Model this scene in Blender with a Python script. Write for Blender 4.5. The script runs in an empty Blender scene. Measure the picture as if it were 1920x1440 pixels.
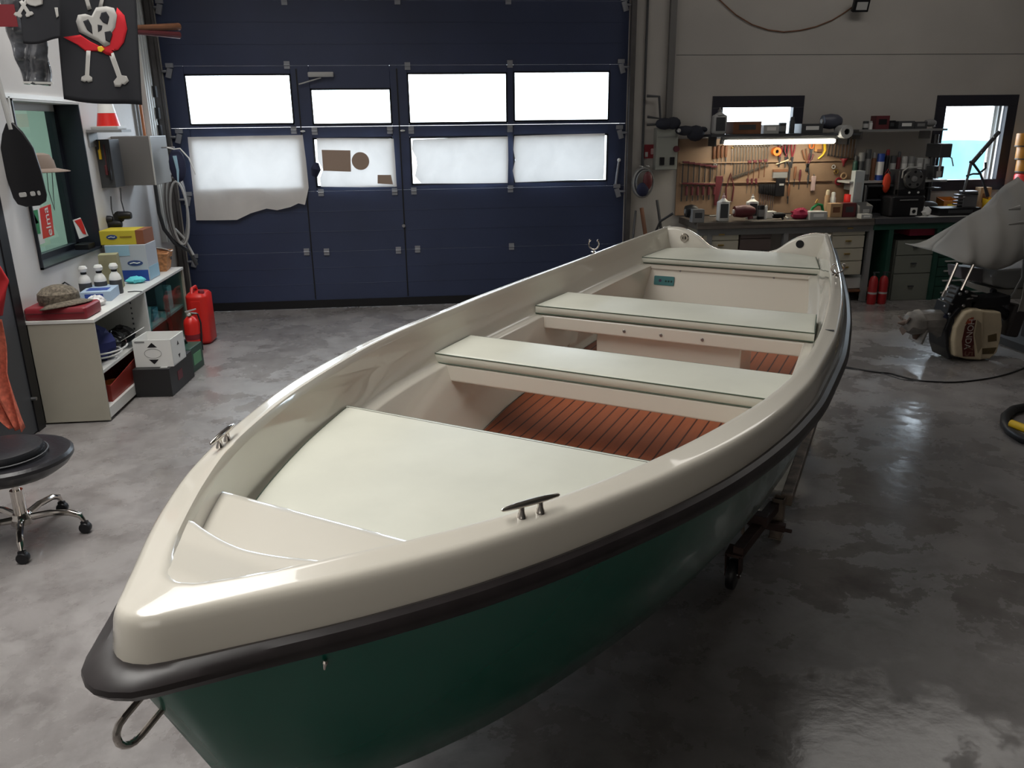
import bpy, math, random
from mathutils import Vector, Matrix
random.seed(7)
SC = bpy.context.scene
COL = SC.collection
pi = math.pi
# ------------------------------------------------------------------ camera
FPX, EYE = 1514.7, 1.85
YAW, PIT, ROL = math.radians(-5.904), math.radians(17.767), math.radians(-0.6706)
_f = Vector((-math.sin(YAW)*math.cos(PIT), math.cos(YAW)*math.cos(PIT), -math.sin(PIT)))
_r0 = Vector((math.cos(YAW), math.sin(YAW), 0)); _u0 = _r0.cross(_f)
CR = _r0*math.cos(ROL)+_u0*math.sin(ROL); CU = CR.cross(_f)
cam = bpy.data.cameras.new('camera'); camo = bpy.data.objects.new('camera', cam); COL.objects.link(camo)
cam.sensor_width = 36.0; cam.lens = FPX*36/1920; cam.clip_start = 0.05
camo.matrix_world = Matrix(((CR.x, CU.x, -_f.x, 0), (CR.y, CU.y, -_f.y, 0), (CR.z, CU.z, -_f.z, EYE), (0, 0, 0, 1)))
SC.camera = camo
# ------------------------------------------------------------------ light and exposure
SC.view_settings.view_transform = 'Standard'; SC.view_settings.look = 'None'
SC.view_settings.exposure = 0.0; SC.view_settings.gamma = 1.0; SC.view_settings.use_curve_mapping = False
wd = bpy.data.worlds.new('daylight'); SC.world = wd; wd.use_nodes = True
nt = wd.node_tree; nt.nodes.clear()
wo = nt.nodes.new('ShaderNodeOutputWorld'); bg = nt.nodes.new('ShaderNodeBackground')
tc = nt.nodes.new('ShaderNodeTexCoord'); sx = nt.nodes.new('ShaderNodeSeparateXYZ'); rp = nt.nodes.new('ShaderNodeValToRGB')
nt.links.new(tc.outputs['Generated'], sx.inputs[0]); nt.links.new(sx.outputs[2], rp.inputs[0])
rp.color_ramp.elements[0].position = 0.0; rp.color_ramp.elements[0].color = (.30, .31, .33, 1)
rp.color_ramp.elements[1].position = 0.05; rp.color_ramp.elements[1].color = (.80, .88, 1.0, 1)
nt.links.new(rp.outputs[0], bg.inputs[0]); bg.inputs[1].default_value = 13.0
nt.links.new(bg.outputs[0], wo.inputs[0])
def area(name, loc, rot, sx_, sy_, power, col, portal=False, spread=180):
    l = bpy.data.lights.new(name, 'AREA'); l.shape = 'RECTANGLE'; l.size = sx_; l.size_y = sy_; l.energy = power; l.color = col
    l.spread = math.radians(spread)
    if portal: l.cycles.is_portal = True
    o = bpy.data.objects.new(name, l); o.location = loc; o.rotation_euler = rot; COL.objects.link(o); return o
# rooflight band over the hall (out of frame), the soft light that falls on the boat and the left wall
area('rooflight', (-1.5, 3.6, 4.45), (0, 0, 0), 1.6, 6.5, 155, (1.0, .975, .93), spread=125)
area('bench_fill', (4.6, 6.3, 4.45), (0, 0, 0), 3.2, 1.2, 28, (1.0, .96, .90))  # added fill without a real source, lifts the bench and back wall
area('rear_door_daylight', (-1.6, -2.9, 2.3), (math.radians(90), 0, 0), 3.2, 2.0, 27, (1.0, .93, .84))
# ------------------------------------------------------------------ materials
MATS = {}
def mat(name, col, rough=.5, metal=0., noise=0., scale=8., bump=0., bscale=40., coat=0., emit=None, es=0., spec=.5, trans=0., stretch=None, col2=None):
    if name in MATS: return MATS[name]
    m = bpy.data.materials.new(name); m.use_nodes = True; n = m.node_tree; b = n.nodes['Principled BSDF']
    b.inputs['Base Color'].default_value = (*col, 1); b.inputs['Roughness'].default_value = rough; b.inputs['Metallic'].default_value = metal
    b.inputs['Specular IOR Level'].default_value = spec; b.inputs['Coat Weight'].default_value = coat; b.inputs['Coat Roughness'].default_value = .035
    b.inputs['Transmission Weight'].default_value = trans
    if emit: b.inputs['Emission Color'].default_value = (*emit, 1); b.inputs['Emission Strength'].default_value = es
    t = None
    if noise or bump or col2:
        t = n.nodes.new('ShaderNodeTexCoord'); mp = n.nodes.new('ShaderNodeMapping'); n.links.new(t.outputs['Object'], mp.inputs[0])
        if stretch: mp.inputs['Scale'].default_value = stretch
    if noise or col2:
        nz = n.nodes.new('ShaderNodeTexNoise'); nz.inputs['Scale'].default_value = scale; nz.inputs['Detail'].default_value = 6; n.links.new(mp.outputs[0], nz.inputs['Vector'])
        r = n.nodes.new('ShaderNodeValToRGB'); n.links.new(nz.outputs['Fac'], r.inputs[0])
        c2 = col2 or tuple(min(1, c*(1+noise)) for c in col); c1 = col if col2 else tuple(c*(1-noise) for c in col)
        r.color_ramp.elements[0].position = .35; r.color_ramp.elements[1].position = .65
        r.color_ramp.elements[0].color = (*c1, 1); r.color_ramp.elements[1].color = (*c2, 1); n.links.new(r.outputs[0], b.inputs['Base Color'])
    if bump:
        nb = n.nodes.new('ShaderNodeTexNoise'); nb.inputs['Scale'].default_value = bscale; nb.inputs['Detail'].default_value = 4; n.links.new(mp.outputs[0], nb.inputs['Vector'])
        bp = n.nodes.new('ShaderNodeBump'); bp.inputs['Strength'].default_value = bump; bp.inputs['Distance'].default_value = .01
        n.links.new(nb.outputs['Fac'], bp.inputs['Height']); n.links.new(bp.outputs[0], b.inputs['Normal'])
    MATS[name] = m; return m
def paper_mat(name, col, tr):
    m = bpy.data.materials.new(name); m.use_nodes = True; n = m.node_tree; n.nodes.clear()
    o = n.nodes.new('ShaderNodeOutputMaterial'); mx = n.nodes.new('ShaderNodeMixShader'); d = n.nodes.new('ShaderNodeBsdfDiffuse'); t = n.nodes.new('ShaderNodeBsdfTranslucent')
    tc_ = n.nodes.new('ShaderNodeTexCoord'); nz = n.nodes.new('ShaderNodeTexNoise'); nz.inputs['Scale'].default_value = 2.5; nz.inputs['Detail'].default_value = 5; nz.inputs['Distortion'].default_value = 1.2
    r = n.nodes.new('ShaderNodeValToRGB'); n.links.new(tc_.outputs['Object'], nz.inputs[0]); n.links.new(nz.outputs[0], r.inputs[0])
    r.color_ramp.elements[0].position = .3; r.color_ramp.elements[0].color = (*[c*.88 for c in col], 1); r.color_ramp.elements[1].position = .7; r.color_ramp.elements[1].color = (*col, 1)
    n.links.new(r.outputs[0], d.inputs[0]); n.links.new(r.outputs[0], t.inputs[0]); mx.inputs[0].default_value = tr
    n.links.new(d.outputs[0], mx.inputs[1]); n.links.new(t.outputs[0], mx.inputs[2]); n.links.new(mx.outputs[0], o.inputs[0]); MATS[name] = m; return m
def glass_mat(name, tint, gloss):
    m = bpy.data.materials.new(name); m.use_nodes = True; n = m.node_tree; n.nodes.clear()
    o = n.nodes.new('ShaderNodeOutputMaterial'); mx = n.nodes.new('ShaderNodeMixShader'); t = n.nodes.new('ShaderNodeBsdfTransparent'); g = n.nodes.new('ShaderNodeBsdfGlossy')
    t.inputs[0].default_value = (*tint, 1); g.inputs['Roughness'].default_value = .02; fr = n.nodes.new('ShaderNodeFresnel'); fr.inputs[0].default_value = 1.45
    ad = n.nodes.new('ShaderNodeMath'); ad.operation = 'ADD'; ad.inputs[1].default_value = gloss; ad.use_clamp = True
    ge = n.nodes.new('ShaderNodeNewGeometry'); iv = n.nodes.new('ShaderNodeMath'); iv.operation = 'SUBTRACT'; iv.inputs[0].default_value = 1.0; ml = n.nodes.new('ShaderNodeMath'); ml.operation = 'MULTIPLY'
    n.links.new(ge.outputs['Backfacing'], iv.inputs[1]); n.links.new(fr.outputs[0], ad.inputs[0]); n.links.new(ad.outputs[0], ml.inputs[0]); n.links.new(iv.outputs[0], ml.inputs[1]); n.links.new(ml.outputs[0], mx.inputs[0]); n.links.new(t.outputs[0], mx.inputs[1]); n.links.new(g.outputs[0], mx.inputs[2]); n.links.new(mx.outputs[0], o.inputs[0])
    MATS[name] = m; return m
GELWHITE = mat('white_gelcoat', (.68, .645, .565), .25, coat=1.0)
CUSH = mat('cushion_vinyl', (.60, .605, .525), .42, noise=.035, scale=5, bump=.08, bscale=9)
PIPING = mat('piping_dark', (.07, .10, .07), .5)
RUBBER = mat('black_rubber', (.022, .018, .019), .36, noise=.2, scale=12)
HULLG = mat('green_gelcoat', (.008, .105, .075), .22, coat=.4)
CHROME = mat('polished_steel', (.62, .58, .54), .12, 1.0)
STEEL = mat('brushed_steel', (.38, .38, .39), .34, 1.0)
DKSTEEL = mat('dark_steel', (.07, .07, .075), .4, .6)
BLACK = mat('black_plastic', (.010, .010, .012), .42, spec=.35)
DARK = mat('dark_grey', (.045, .047, .052), .55)
GREY = mat('mid_grey', (.20, .20, .20), .55)
LGREY = mat('light_grey', (.42, .42, .41), .55)
WHITE = mat('white_plastic', (.72, .72, .70), .4)
PAPERW = mat('white_paper', (.75, .74, .72), .8)
RED = mat('red_plastic', (.62, .02, .015), .35)
DRED = mat('dark_red', (.20, .012, .02), .5)
MAROON = mat('maroon', (.11, .02, .025), .5)
ORANGE = mat('orange_plastic', (.75, .17, .02), .45)
YELLOW = mat('yellow_plastic', (.78, .50, .02), .4)
BLUE = mat('blue_plastic', (.02, .06, .30), .45)
LBLUE = mat('light_blue', (.30, .48, .60), .55)
TURQ = mat('turquoise', (.10, .55, .62), .6)
GREEN = mat('green_plastic', (.01, .22, .07), .45)
DGREEN = mat('dark_green_paint', (.012, .06, .042), .5, noise=.15)
BROWN = mat('brown_wood', (.16, .065, .03), .6, noise=.25, scale=6)
TAN = mat('tan_card', (.42, .27, .15), .75)
CREAM = mat('cream_plastic', (.62, .52, .36), .4, noise=.15, scale=5)
BRASS = mat('brass', (.6, .42, .15), .3, 1.0)
NAVY = mat('navy_cloth', (.015, .018, .05), .85)
CLEAR = glass_mat('clear_plastic', (.75, .8, .8), .12)
# ------------------------------------------------------------------ mesh helper
class MB:
    def __init__(s): s.v = []; s.f = []; s.m = []; s.ms = []
    def mi(s, m):
        if m not in s.ms: s.ms.append(m)
        return s.ms.index(m)
    def add(s, vs, fs, m, M=None):
        b = len(s.v); k = s.mi(m)
        s.v += [tuple(M @ Vector(v)) if M is not None else tuple(v) for v in vs]
        for f in fs: s.f.append(tuple(b+i for i in f)); s.m.append(k)
        return s
    def box(s, c, d, m, rot=None, taper=1.0):
        x, y, z = d[0]/2, d[1]/2, d[2]/2; t = taper
        vs = [(-x, -y, -z), (x, -y, -z), (x, y, -z), (-x, y, -z), (-x*t, -y*t, z), (x*t, -y*t, z), (x*t, y*t, z), (-x*t, y*t, z)]
        M = Matrix.Translation(c)
        if rot: M = M @ (Matrix.Rotation(rot[2], 4, 'Z') @ Matrix.Rotation(rot[1], 4, 'Y') @ Matrix.Rotation(rot[0], 4, 'X'))
        return s.add(vs, [(0, 3, 2, 1), (4, 5, 6, 7), (0, 1, 5, 4), (1, 2, 6, 5), (2, 3, 7, 6), (3, 0, 4, 7)], m, M)
    def rbox(s, c, d, r, m, rot=None, n=3):   # box with rounded vertical corners and softened top
        x, y, z = d[0]/2, d[1]/2, d[2]/2; r = min(r, x*.99, y*.99)
        pr = []
        for cx, cy, a0 in ((x-r, y-r, 0), (-x+r, y-r, 90), (-x+r, -y+r, 180), (x-r, -y+r, 270)):
            for k in range(n+1):
                a = math.radians(a0+90*k/n); pr.append((cx+r*math.cos(a), cy+r*math.sin(a)))
        e = min(r*.5, z*.5); L = [(1-e/max(x, y), -z), (1, -z+e), (1, z-e), (1-e/max(x, y), z)]
        vs = []; N = len(pr)
        for k, zz in L: vs += [(a*k, b*k, zz) for a, b in pr]
        fs = [tuple(range(N-1, -1, -1))]
        for l in range(3):
            for i in range(N): j = (i+1) % N; fs.append((l*N+i, l*N+j, (l+1)*N+j, (l+1)*N+i))
        fs.append(tuple(3*N+i for i in range(N)))
        M = Matrix.Translation(c)
        if rot: M = M @ (Matrix.Rotation(rot[2], 4, 'Z') @ Matrix.Rotation(rot[1], 4, 'Y') @ Matrix.Rotation(rot[0], 4, 'X'))
        return s.add(vs, fs, m, M)
    def tube(s, path, r, m, n=8, closed=False, caps=True):
        P = [Vector(p) for p in path]; rs = r if isinstance(r, (list, tuple)) else [r]*len(P)
        N = len(P); vs = []; prev = None
        for i, p in enumerate(P):
            a = P[(i-1) % N] if (closed or i > 0) else P[i]; b = P[(i+1) % N] if (closed or i < N-1) else P[i]
            t = (b-a); t = t.normalized() if t.length > 1e-9 else Vector((0, 0, 1))
            if prev is None:
                q = Vector((0, 0, 1)) if abs(t.z) < .9 else Vector((1, 0, 0)); u = (q-t*q.dot(t)).normalized()
            else:
                u = prev-t*prev.dot(t); u = u.normalized() if u.length > 1e-6 else t.orthogonal().normalized()
            prev = u; w = t.cross(u)
            for k in range(n): a_ = 2*pi*k/n; vs.append(p+(u*math.cos(a_)+w*math.sin(a_))*rs[i])
        fs = []
        for i in range(N if closed else N-1):
            j = (i+1) % N
            for k in range(n): l = (k+1) % n; fs.append((i*n+k, i*n+l, j*n+l, j*n+k))
        if caps and not closed: fs += [tuple(range(n-1, -1, -1)), tuple((N-1)*n+k for k in range(n))]
        return s.add(vs, fs, m)
    def cyl(s, p0, p1, r, m, n=12, r1=None): return s.tube([p0, p1], [r, r if r1 is None else r1], m, n)
    def lathe(s, prof, m, c=(0, 0, 0), n=20, axis='Z', M=None):
        vs = []; K = len(prof)
        for k in range(n):
            a = 2*pi*k/n
            for r, z in prof:
                p = (r*math.cos(a), r*math.sin(a), z)
                if axis == 'Y': p = (p[0], p[2], p[1])
                if axis == 'X': p = (p[2], p[0], p[1])
                vs.append((p[0]+c[0], p[1]+c[1], p[2]+c[2]))
        fs = [(k*K+i, ((k+1) % n)*K+i, ((k+1) % n)*K+i+1, k*K+i+1) for k in range(n) for i in range(K-1)]
        return s.add(vs, fs, m, M)
    def prism(s, poly, z0, z1, m, M=None):      # polygon in xy, extruded in z
        N = len(poly); vs = [(x, y, z0) for x, y in poly]+[(x, y, z1) for x, y in poly]
        fs = [tuple(range(N-1, -1, -1)), tuple(range(N, 2*N))]+[(i, (i+1) % N, N+(i+1) % N, N+i) for i in range(N)]
        return s.add(vs, fs, m, M)
    def xz(s, poly, y0, y1, m, c=(0, 0, 0)):    # polygon in xz, thickness in y
        M = Matrix.Translation(c) @ Matrix.Rotation(pi/2, 4, 'X')
        return s.prism(poly, -y1, -y0, m, M)
    def yz(s, poly, x0, x1, m, c=(0, 0, 0)):    # polygon given as (y,z), thickness in x
        N = len(poly); vs = [(x0+c[0], y+c[1], z+c[2]) for y, z in poly]+[(x1+c[0], y+c[1], z+c[2]) for y, z in poly]
        return s.add(vs, [tuple(range(N)), tuple(range(2*N-1, N-1, -1))]+[(i, N+i, N+(i+1) % N, (i+1) % N) for i in range(N)], m)
    def ball(s, c, r, m, n=12, sc=(1, 1, 1)):
        K = n//2; vs = [(c[0], c[1], c[2]-r*sc[2])]; fs = []
        for i in range(1, K):
            a = -pi/2+pi*i/K
            for k in range(n): b = 2*pi*k/n; vs.append((c[0]+r*sc[0]*math.cos(a)*math.cos(b), c[1]+r*sc[1]*math.cos(a)*math.sin(b), c[2]+r*sc[2]*math.sin(a)))
        vs.append((c[0], c[1], c[2]+r*sc[2])); T = len(vs)-1
        for k in range(n): fs.append((0, 1+(k+1) % n, 1+k)); fs.append((T, T-n+k, T-n+(k+1) % n))
        for i in range(K-2):
            for k in range(n): a_ = 1+i*n+k; b_ = 1+i*n+(k+1) % n; fs.append((a_, b_, b_+n, a_+n))
        return s.add(vs, fs, m)
    def grid(s, fn, nu, nv, m, thick=None):      # fn(u,v)->point
        vs = [fn(i/nu, j/nv) for j in range(nv+1) for i in range(nu+1)]
        fs = [(j*(nu+1)+i, j*(nu+1)+i+1, (j+1)*(nu+1)+i+1, (j+1)*(nu+1)+i) for j in range(nv) for i in range(nu)]
        return s.add(vs, fs, m)
    def build(s, name, parent=None, loc=(0, 0, 0), rot=(0, 0, 0), smooth=35, bevel=0, seg=2, solid=0, sub=0):
        me = bpy.data.meshes.new(name); me.from_pydata(s.v, [], s.f)
        for m in s.ms: me.materials.append(m)
        me.polygons.foreach_set('material_index', s.m); me.update()
        if smooth: me.shade_smooth(); me.set_sharp_from_angle(angle=math.radians(smooth))
        o = bpy.data.objects.new(name, me); o.location = loc; o.rotation_euler = rot; COL.objects.link(o)
        if parent is not None: o.parent = parent
        if solid: q = o.modifiers.new('solid', 'SOLIDIFY'); q.thickness = solid; q.offset = 0
        if sub: q = o.modifiers.new('sub', 'SUBSURF'); q.levels = sub; q.render_levels = sub
        if bevel: q = o.modifiers.new('bevel', 'BEVEL'); q.width = bevel; q.segments = seg; q.limit_method = 'ANGLE'; q.angle_limit = math.radians(40); q.harden_normals = False
        return o
def tag(o, label, cat, group=None, kind=None):
    o['label'] = label; o['category'] = cat
    if group: o['group'] = group
    if kind: o['kind'] = kind
    return o
def thing(name, label, cat, loc=(0, 0, 0), rz=0, group=None, rot=None):
    o = bpy.data.objects.new(name, None); o.empty_display_size = .1; o.location = loc; o.rotation_euler = rot or (0, 0, rz); COL.objects.link(o)
    return tag(o, label, cat, group)
def struct(o): o['kind'] = 'structure'; return o
def copy_tree(o, parent=None):
    c = o.copy(); COL.objects.link(c); c.parent = parent
    for ch in list(o.children):
        if ch.name in COL.objects: copy_tree(ch, c)
    return c
def text(body, size, m, parent, M, name='lettering', ext=.0008, align='CENTER', sx_=1.0, shear=0):
    cu = bpy.data.curves.new('t', 'FONT'); cu.body = body; cu.size = size; cu.extrude = ext; cu.align_x = align; cu.align_y = 'CENTER'; cu.shear = shear; cu.resolution_u = 3
    o = bpy.data.objects.new('t', cu); COL.objects.link(o); dg = bpy.context.evaluated_depsgraph_get(); me = bpy.data.meshes.new_from_object(o.evaluated_get(dg))
    bpy.data.objects.remove(o); me.name = name; me.materials.clear(); me.materials.append(m); me.transform(M @ Matrix.Diagonal((sx_, 1, 1, 1)))
    q = bpy.data.objects.new(name, me); COL.objects.link(q)
    if parent is not None: q.parent = parent
    return q
FACE_NY = Matrix.Rotation(pi/2, 4, 'X')            # lettering that faces -Y
FACE_PX = Matrix.Rotation(pi/2, 4, 'Z') @ Matrix.Rotation(pi/2, 4, 'X')   # faces +X
def T(x, y, z): return Matrix.Translation((x, y, z))
# points of the place read off the photograph on known planes of the room
def _ray(x, y): return CR*((x-960)/FPX)-CU*((y-720)/FPX)+_f
def onY(x, y, Y): d = _ray(x, y); t = Y/d.y; return Vector((0, 0, EYE))+d*t
def onX(x, y, X): d = _ray(x, y); t = X/d.x; return Vector((0, 0, EYE))+d*t
def onZ(x, y, Z): d = _ray(x, y); t = (Z-EYE)/d.z; return Vector((0, 0, EYE))+d*t
def lerp(a, b, t): return a+(b-a)*t
def interp(tab, x):
    if x <= tab[0][0]: return tab[0][1]
    if x >= tab[-1][0]: return tab[-1][1]
    for i in range(len(tab)-1):
        if tab[i][0] <= x <= tab[i+1][0]:
            x0, y0 = tab[i]; x1, y1 = tab[i+1]
            xm, ym = tab[i-1] if i > 0 else (2*x0-x1, 2*y0-y1); xp, yp = tab[i+2] if i+2 < len(tab) else (2*x1-x0, 2*y1-y0)
            h = x1-x0; d = (y1-y0)/h; a = (y0-ym)/(x0-xm); b = (yp-y1)/(xp-x1)
            m0 = 0 if a*d <= 0 else 2*a*d/(a+d); m1 = 0 if b*d <= 0 else 2*b*d/(b+d); t = (x-x0)/h
            return (2*t**3-3*t*t+1)*y0+(t**3-2*t*t+t)*h*m0+(-2*t**3+3*t*t)*y1+(t**3-t*t)*h*m1
# ------------------------------------------------------------------ room shell
XL, YW, XR, YB, ZC = -2.56, 8.684, 8.6, -3.2, 4.6
WALLW = mat('wall_white_paint', (.60, .585, .58), .7, noise=.05, scale=1.5, bump=.05, bscale=60)
WALLG = mat('wall_grey_panel', (.41, .388, .36), .75, noise=.06, scale=1.2, bump=.04, bscale=50)
CEIL = mat('ceiling_paint', (.40, .38, .36), .8, noise=.05, scale=1)
FRAME = mat('window_frame_black', (.018, .018, .028), .45)
FRAMEI = mat('office_frame_black', (.012, .015, .024), .4)
DOORP = mat('door_navy', (.030, .042, .092), .42, noise=.10, scale=1.5)
DOORF = mat('door_frame_grey', (.07, .065, .065), .5, noise=.15)
GLASS = glass_mat('window_glass', (.93, .96, .96), .0)
def floor_mat():
    m = bpy.data.materials.new('concrete_floor'); m.use_nodes = True; n = m.node_tree; b = n.nodes['Principled BSDF']; L = n.links.new
    t = n.nodes.new('ShaderNodeTexCoord')
    def nz(sc, det, dist=0, rough=.55):
        k = n.nodes.new('ShaderNodeTexNoise'); k.inputs['Scale'].default_value = sc; k.inputs['Detail'].default_value = det; k.inputs['Distortion'].default_value = dist; k.inputs['Roughness'].default_value = rough; L(t.outputs['Object'], k.inputs[0]); return k
    def ramp(src, p0, c0, p1, c1):
        r = n.nodes.new('ShaderNodeValToRGB'); L(src.outputs[0], r.inputs[0]); e = r.color_ramp.elements; e[0].position = p0; e[0].color = c0; e[1].position = p1; e[1].color = c1; return r
    a = ramp(nz(.9, 8, .3), .3, (.165, .153, .148, 1), .72, (.290, .272, .268, 1))
    d = ramp(nz(4.2, 10, .25, .68), .36, (.62, .60, .60, 1), .56, (1, 1, 1, 1))
    mx = n.nodes.new('ShaderNodeMix'); mx.data_type = 'RGBA'; mx.blend_type = 'MULTIPLY'; mx.inputs[0].default_value = .75
    L(a.outputs[0], mx.inputs[6]); L(d.outputs[0], mx.inputs[7]); L(mx.outputs[2], b.inputs['Base Color'])
    r = ramp(nz(1.9, 12, .2, .70), .47, (.17, .17, .17, 1), .54, (.46, .46, .46, 1)); L(r.outputs[0], b.inputs['Roughness'])
    bp = n.nodes.new('ShaderNodeBump'); bp.inputs['Strength'].default_value = .12; bp.inputs['Distance'].default_value = .01; L(nz(14, 8).outputs[0], bp.inputs['Height']); L(bp.outputs[0], b.inputs['Normal'])
    b.inputs['Specular IOR Level'].default_value = .55
    return m
FLOOR = floor_mat()
struct(MB().box(((XL+XR)/2-.9, (YW+YB)/2+.1, -.1), (XR-XL+3, YW-YB+.6, .2), FLOOR).build('floor', smooth=0))
struct(MB().box(((XL+XR)/2-.9, (YW+YB)/2, ZC+.1), (XR-XL+3, YW-YB+.6, .2), CEIL).build('ceiling', smooth=0))
struct(MB().box((XR+.1, (YW+YB)/2, ZC/2), (.2, YW-YB+.4, ZC), WALLG).build('wall_right', smooth=0))
struct(MB().box(((XL+XR)/2, YB-.1, ZC/2), (XR-XL+.4, .2, ZC), WALLG).build('wall_rear', smooth=0))
# back wall with the door and the two small windows
DX0, DX1, DZ = -2.47, 2.13, 3.62
W1 = (onY(1343, 215, YW).x-.05, onY(1500, 215, YW).x+.03, 1.62, 2.115)
W2 = (5.535, 6.475, 1.10, 2.105)
wb = MB(); yc, th = YW+.16, .32
def wallrect(x0, x1, z0, z1): wb.box(((x0+x1)/2, yc, (z0+z1)/2), (x1-x0, th, z1-z0), WALLG)
wallrect(XL-.2, DX0, 0, ZC); wallrect(DX0, DX1, DZ, ZC); wallrect(DX1, W1[0], 0, ZC); wallrect(W1[0], W1[1], 0, W1[2]); wallrect(W1[0], W1[1], W1[3], ZC)
wallrect(W1[1], W2[0], 0, ZC); wallrect(W2[0], W2[1], 0, W2[2]); wallrect(W2[0], W2[1], W2[3], ZC); wallrect(W2[1], XR+.2, 0, ZC)
for z in (2.515, 3.3): wb.box(((DX1+XR)/2+.25, YW-.0005, z), (XR-DX1-.5, .002, .005), DARK)     # panel joints
struct(wb.build('wall_back', smooth=0))
def window(name, R, fw, opener=True, d=.10):
    x0, x1, z0, z1 = R; o = MB()
    for a, b, c, e in ((x0, x1, z1-fw, z1), (x0, x1, z0, z0+fw), (x0, x0+fw, z0+fw, z1-fw), (x1-fw, x1, z0+fw, z1-fw)): o.box(((a+b)/2, YW+.02, (c+e)/2), (b-a, .07, e-c), FRAME)
    f = struct(o.build(name, smooth=0, bevel=.004))
    MB().box(((x0+x1)/2, YW+.035, (z0+z1)/2), (x1-x0-2*fw, .006, z1-z0-2*fw), GLASS).build('window_pane', f, smooth=0)
    area(name+'_portal', ((x0+x1)/2, YW+.06, (z0+z1)/2), (math.radians(-90), 0, 0), x1-x0-2*fw, z1-z0-2*fw, 1, (1, 1, 1), portal=True)
    return f
window('window_1', W1, .115)
w2 = window('window_2', W2, .115)
MB().box((W2[1]-.135, YW+.10, (W2[2]+W2[3])/2), (.03, .05, .83), LGREY).box((W2[1]-.165, YW+.13, (W2[2]+W2[3])/2), (.02, .03, .83), WHITE).build('opener_frame', w2, smooth=0)
# sectional door
dr = bpy.data.objects.new('door_1', None); COL.objects.link(dr); dr.location = (DX0, YW+.02, 0); struct(dr)
dr['label'] = 'dark navy sectional workshop door with a row of window panes'
ZS = [.085, .603, 1.222, 1.856, 2.432, 3.02, DZ]
def rect(pl, pr, yt, yb): a = onY(pl, (yt+yb)/2, YW+.02); b = onY(pr, (yt+yb)/2, YW+.02); return [a.x, b.x, onY((pl+pr)/2, yb, YW+.02).z, onY((pl+pr)/2, yt, YW+.02).z]
UP = [rect(350.5, 548.5, 139, 234), rect(584, 734, 166, 233.5), rect(765, 951, 136.5, 231), rect(963, 1142.5, 133.5, 227)]
LO = [rect(364, 566, 258, 354), rect(590, 738, 258, 349.5), rect(770, 951.5, 256, 345), rect(963, 1139, 252, 341)]
def panel(z0, z1, holes):
    m = MB(); x = DX0
    g = .0008; z0 += g; z1 -= g
    def b(a, c, e, f):
        if c-a > .001 and f-e > .001: m.box(((a+c)/2-DX0, .02, (e+f)/2), (c-a, .04, f-e), DOORP)
    for h in sorted(holes):
        b(x, h[0], z0, z1); b(h[0], h[1], z0, h[2]); b(h[0], h[1], h[3], z1); x = h[1]
    b(x, DX1, z0, z1)
    if not holes:      # pressed ribs
        for k in range(1, 3): m.box(((DX1-DX0)/2, -.001, z0+(z1-z0)*k/3), (DX1-DX0-.1, .003, .006), DOORP)
    m.build('door_panel', dr, smooth=0, bevel=.004)
for i in range(6): panel(ZS[i], ZS[i+1], LO if i == 2 else UP if i == 3 else [])
for h in UP+LO:
    MB().box(((h[0]+h[1])/2-DX0, .02, (h[2]+h[3])/2), (h[1]-h[0], .006, h[3]-h[2]), GLASS).build('window_pane', dr, smooth=0)
    fr = MB(); t = .014
    for a, c, e, f in ((h[0], h[1], h[3]-t, h[3]), (h[0], h[1], h[2], h[2]+t), (h[0], h[0]+t, h[2], h[3]), (h[1]-t, h[1], h[2], h[3])): fr.box(((a+c)/2-DX0, .0, (e+f)/2), (c-a, .016, f-e), BLACK)
    fr.build('glazing_bead', dr, smooth=0)
    area('door_portal', ((h[0]+h[1])/2, YW+.10, (h[2]+h[3])/2), (math.radians(-90), 0, 0), h[1]-h[0], h[3]-h[2], 1, (1, 1, 1), portal=True)
MB().box(((DX1-DX0)/2, .01, .045), (DX1-DX0, .05, .085), BLACK).build('bottom_seal', dr, smooth=0)
HNG = mat('galvanised_hinge', (.30, .31, .34), .5, .4)
def hinge(px, py, w=.055, h=.07):
    p = onY(px, py, YW+.02); MB().box((p.x-DX0, -.006, p.z), (w, .012, h), HNG).cyl((p.x-DX0-w/2, -.014, p.z), (p.x-DX0+w/2, -.014, p.z), .008, HNG, 8).build('hinge', dr)
for px, py in ((538, 122), (764, 124), (956, 120), (551, 244), (590, 246), (731, 244), (771, 244), (956, 241), (602, 361), (740, 359), (776, 358), (957, 354), (575, 472), (612.5, 472), (747, 469), (783, 467), (959, 462), (745, 1), (953, 1), (533, 2)): hinge(px, py)
for px, py in ((319, 130), (337, 253), (354, 370), (366, 486), (1164, 122), (1161, 245), (1156, 355), (300, 10), (1170, 5)):
    p = onY(px, py, YW+.02); r_ = px > 700; d = -1 if r_ else 1
    MB().box((p.x-DX0, -.01, p.z+.035), (.07, .02, .04), HNG).box((p.x-DX0-.01*d, -.012, p.z-.035), (.05, .024, .09), HNG, rot=(0, .3*d, 0)).cyl((p.x-DX0-.03*d, -.03, p.z-.02), (p.x-DX0-.09*d, -.03, p.z-.02), .012, HNG, 8).build('roller_bracket', dr)
p = onY(602, 140, YW+.02); MB().rbox((p.x-DX0, -.025, p.z), (.25, .05, .045), .012, LGREY).cyl((p.x-DX0+.0, -.03, p.z-.03), (p.x-DX0-.22, -.03, p.z-.09), .007, LGREY, 6).build('door_closer', dr)
p = onY(757, 423, YW+.02); MB().lathe([(0, -.03), (.016, -.03), (.018, -.012), (.009, 0), (.009, .01)], STEEL, (p.x-DX0, 0, p.z), 12, 'Y').build('lock_cylinder', dr)
for px, py in ((568, 246), (755, 245)): p = onY(px, py, YW+.02); MB().ball((p.x-DX0, -.012, p.z), .017, WHITE, 8, (1.5, .6, .6)).build('bolt_cap', dr)
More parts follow.
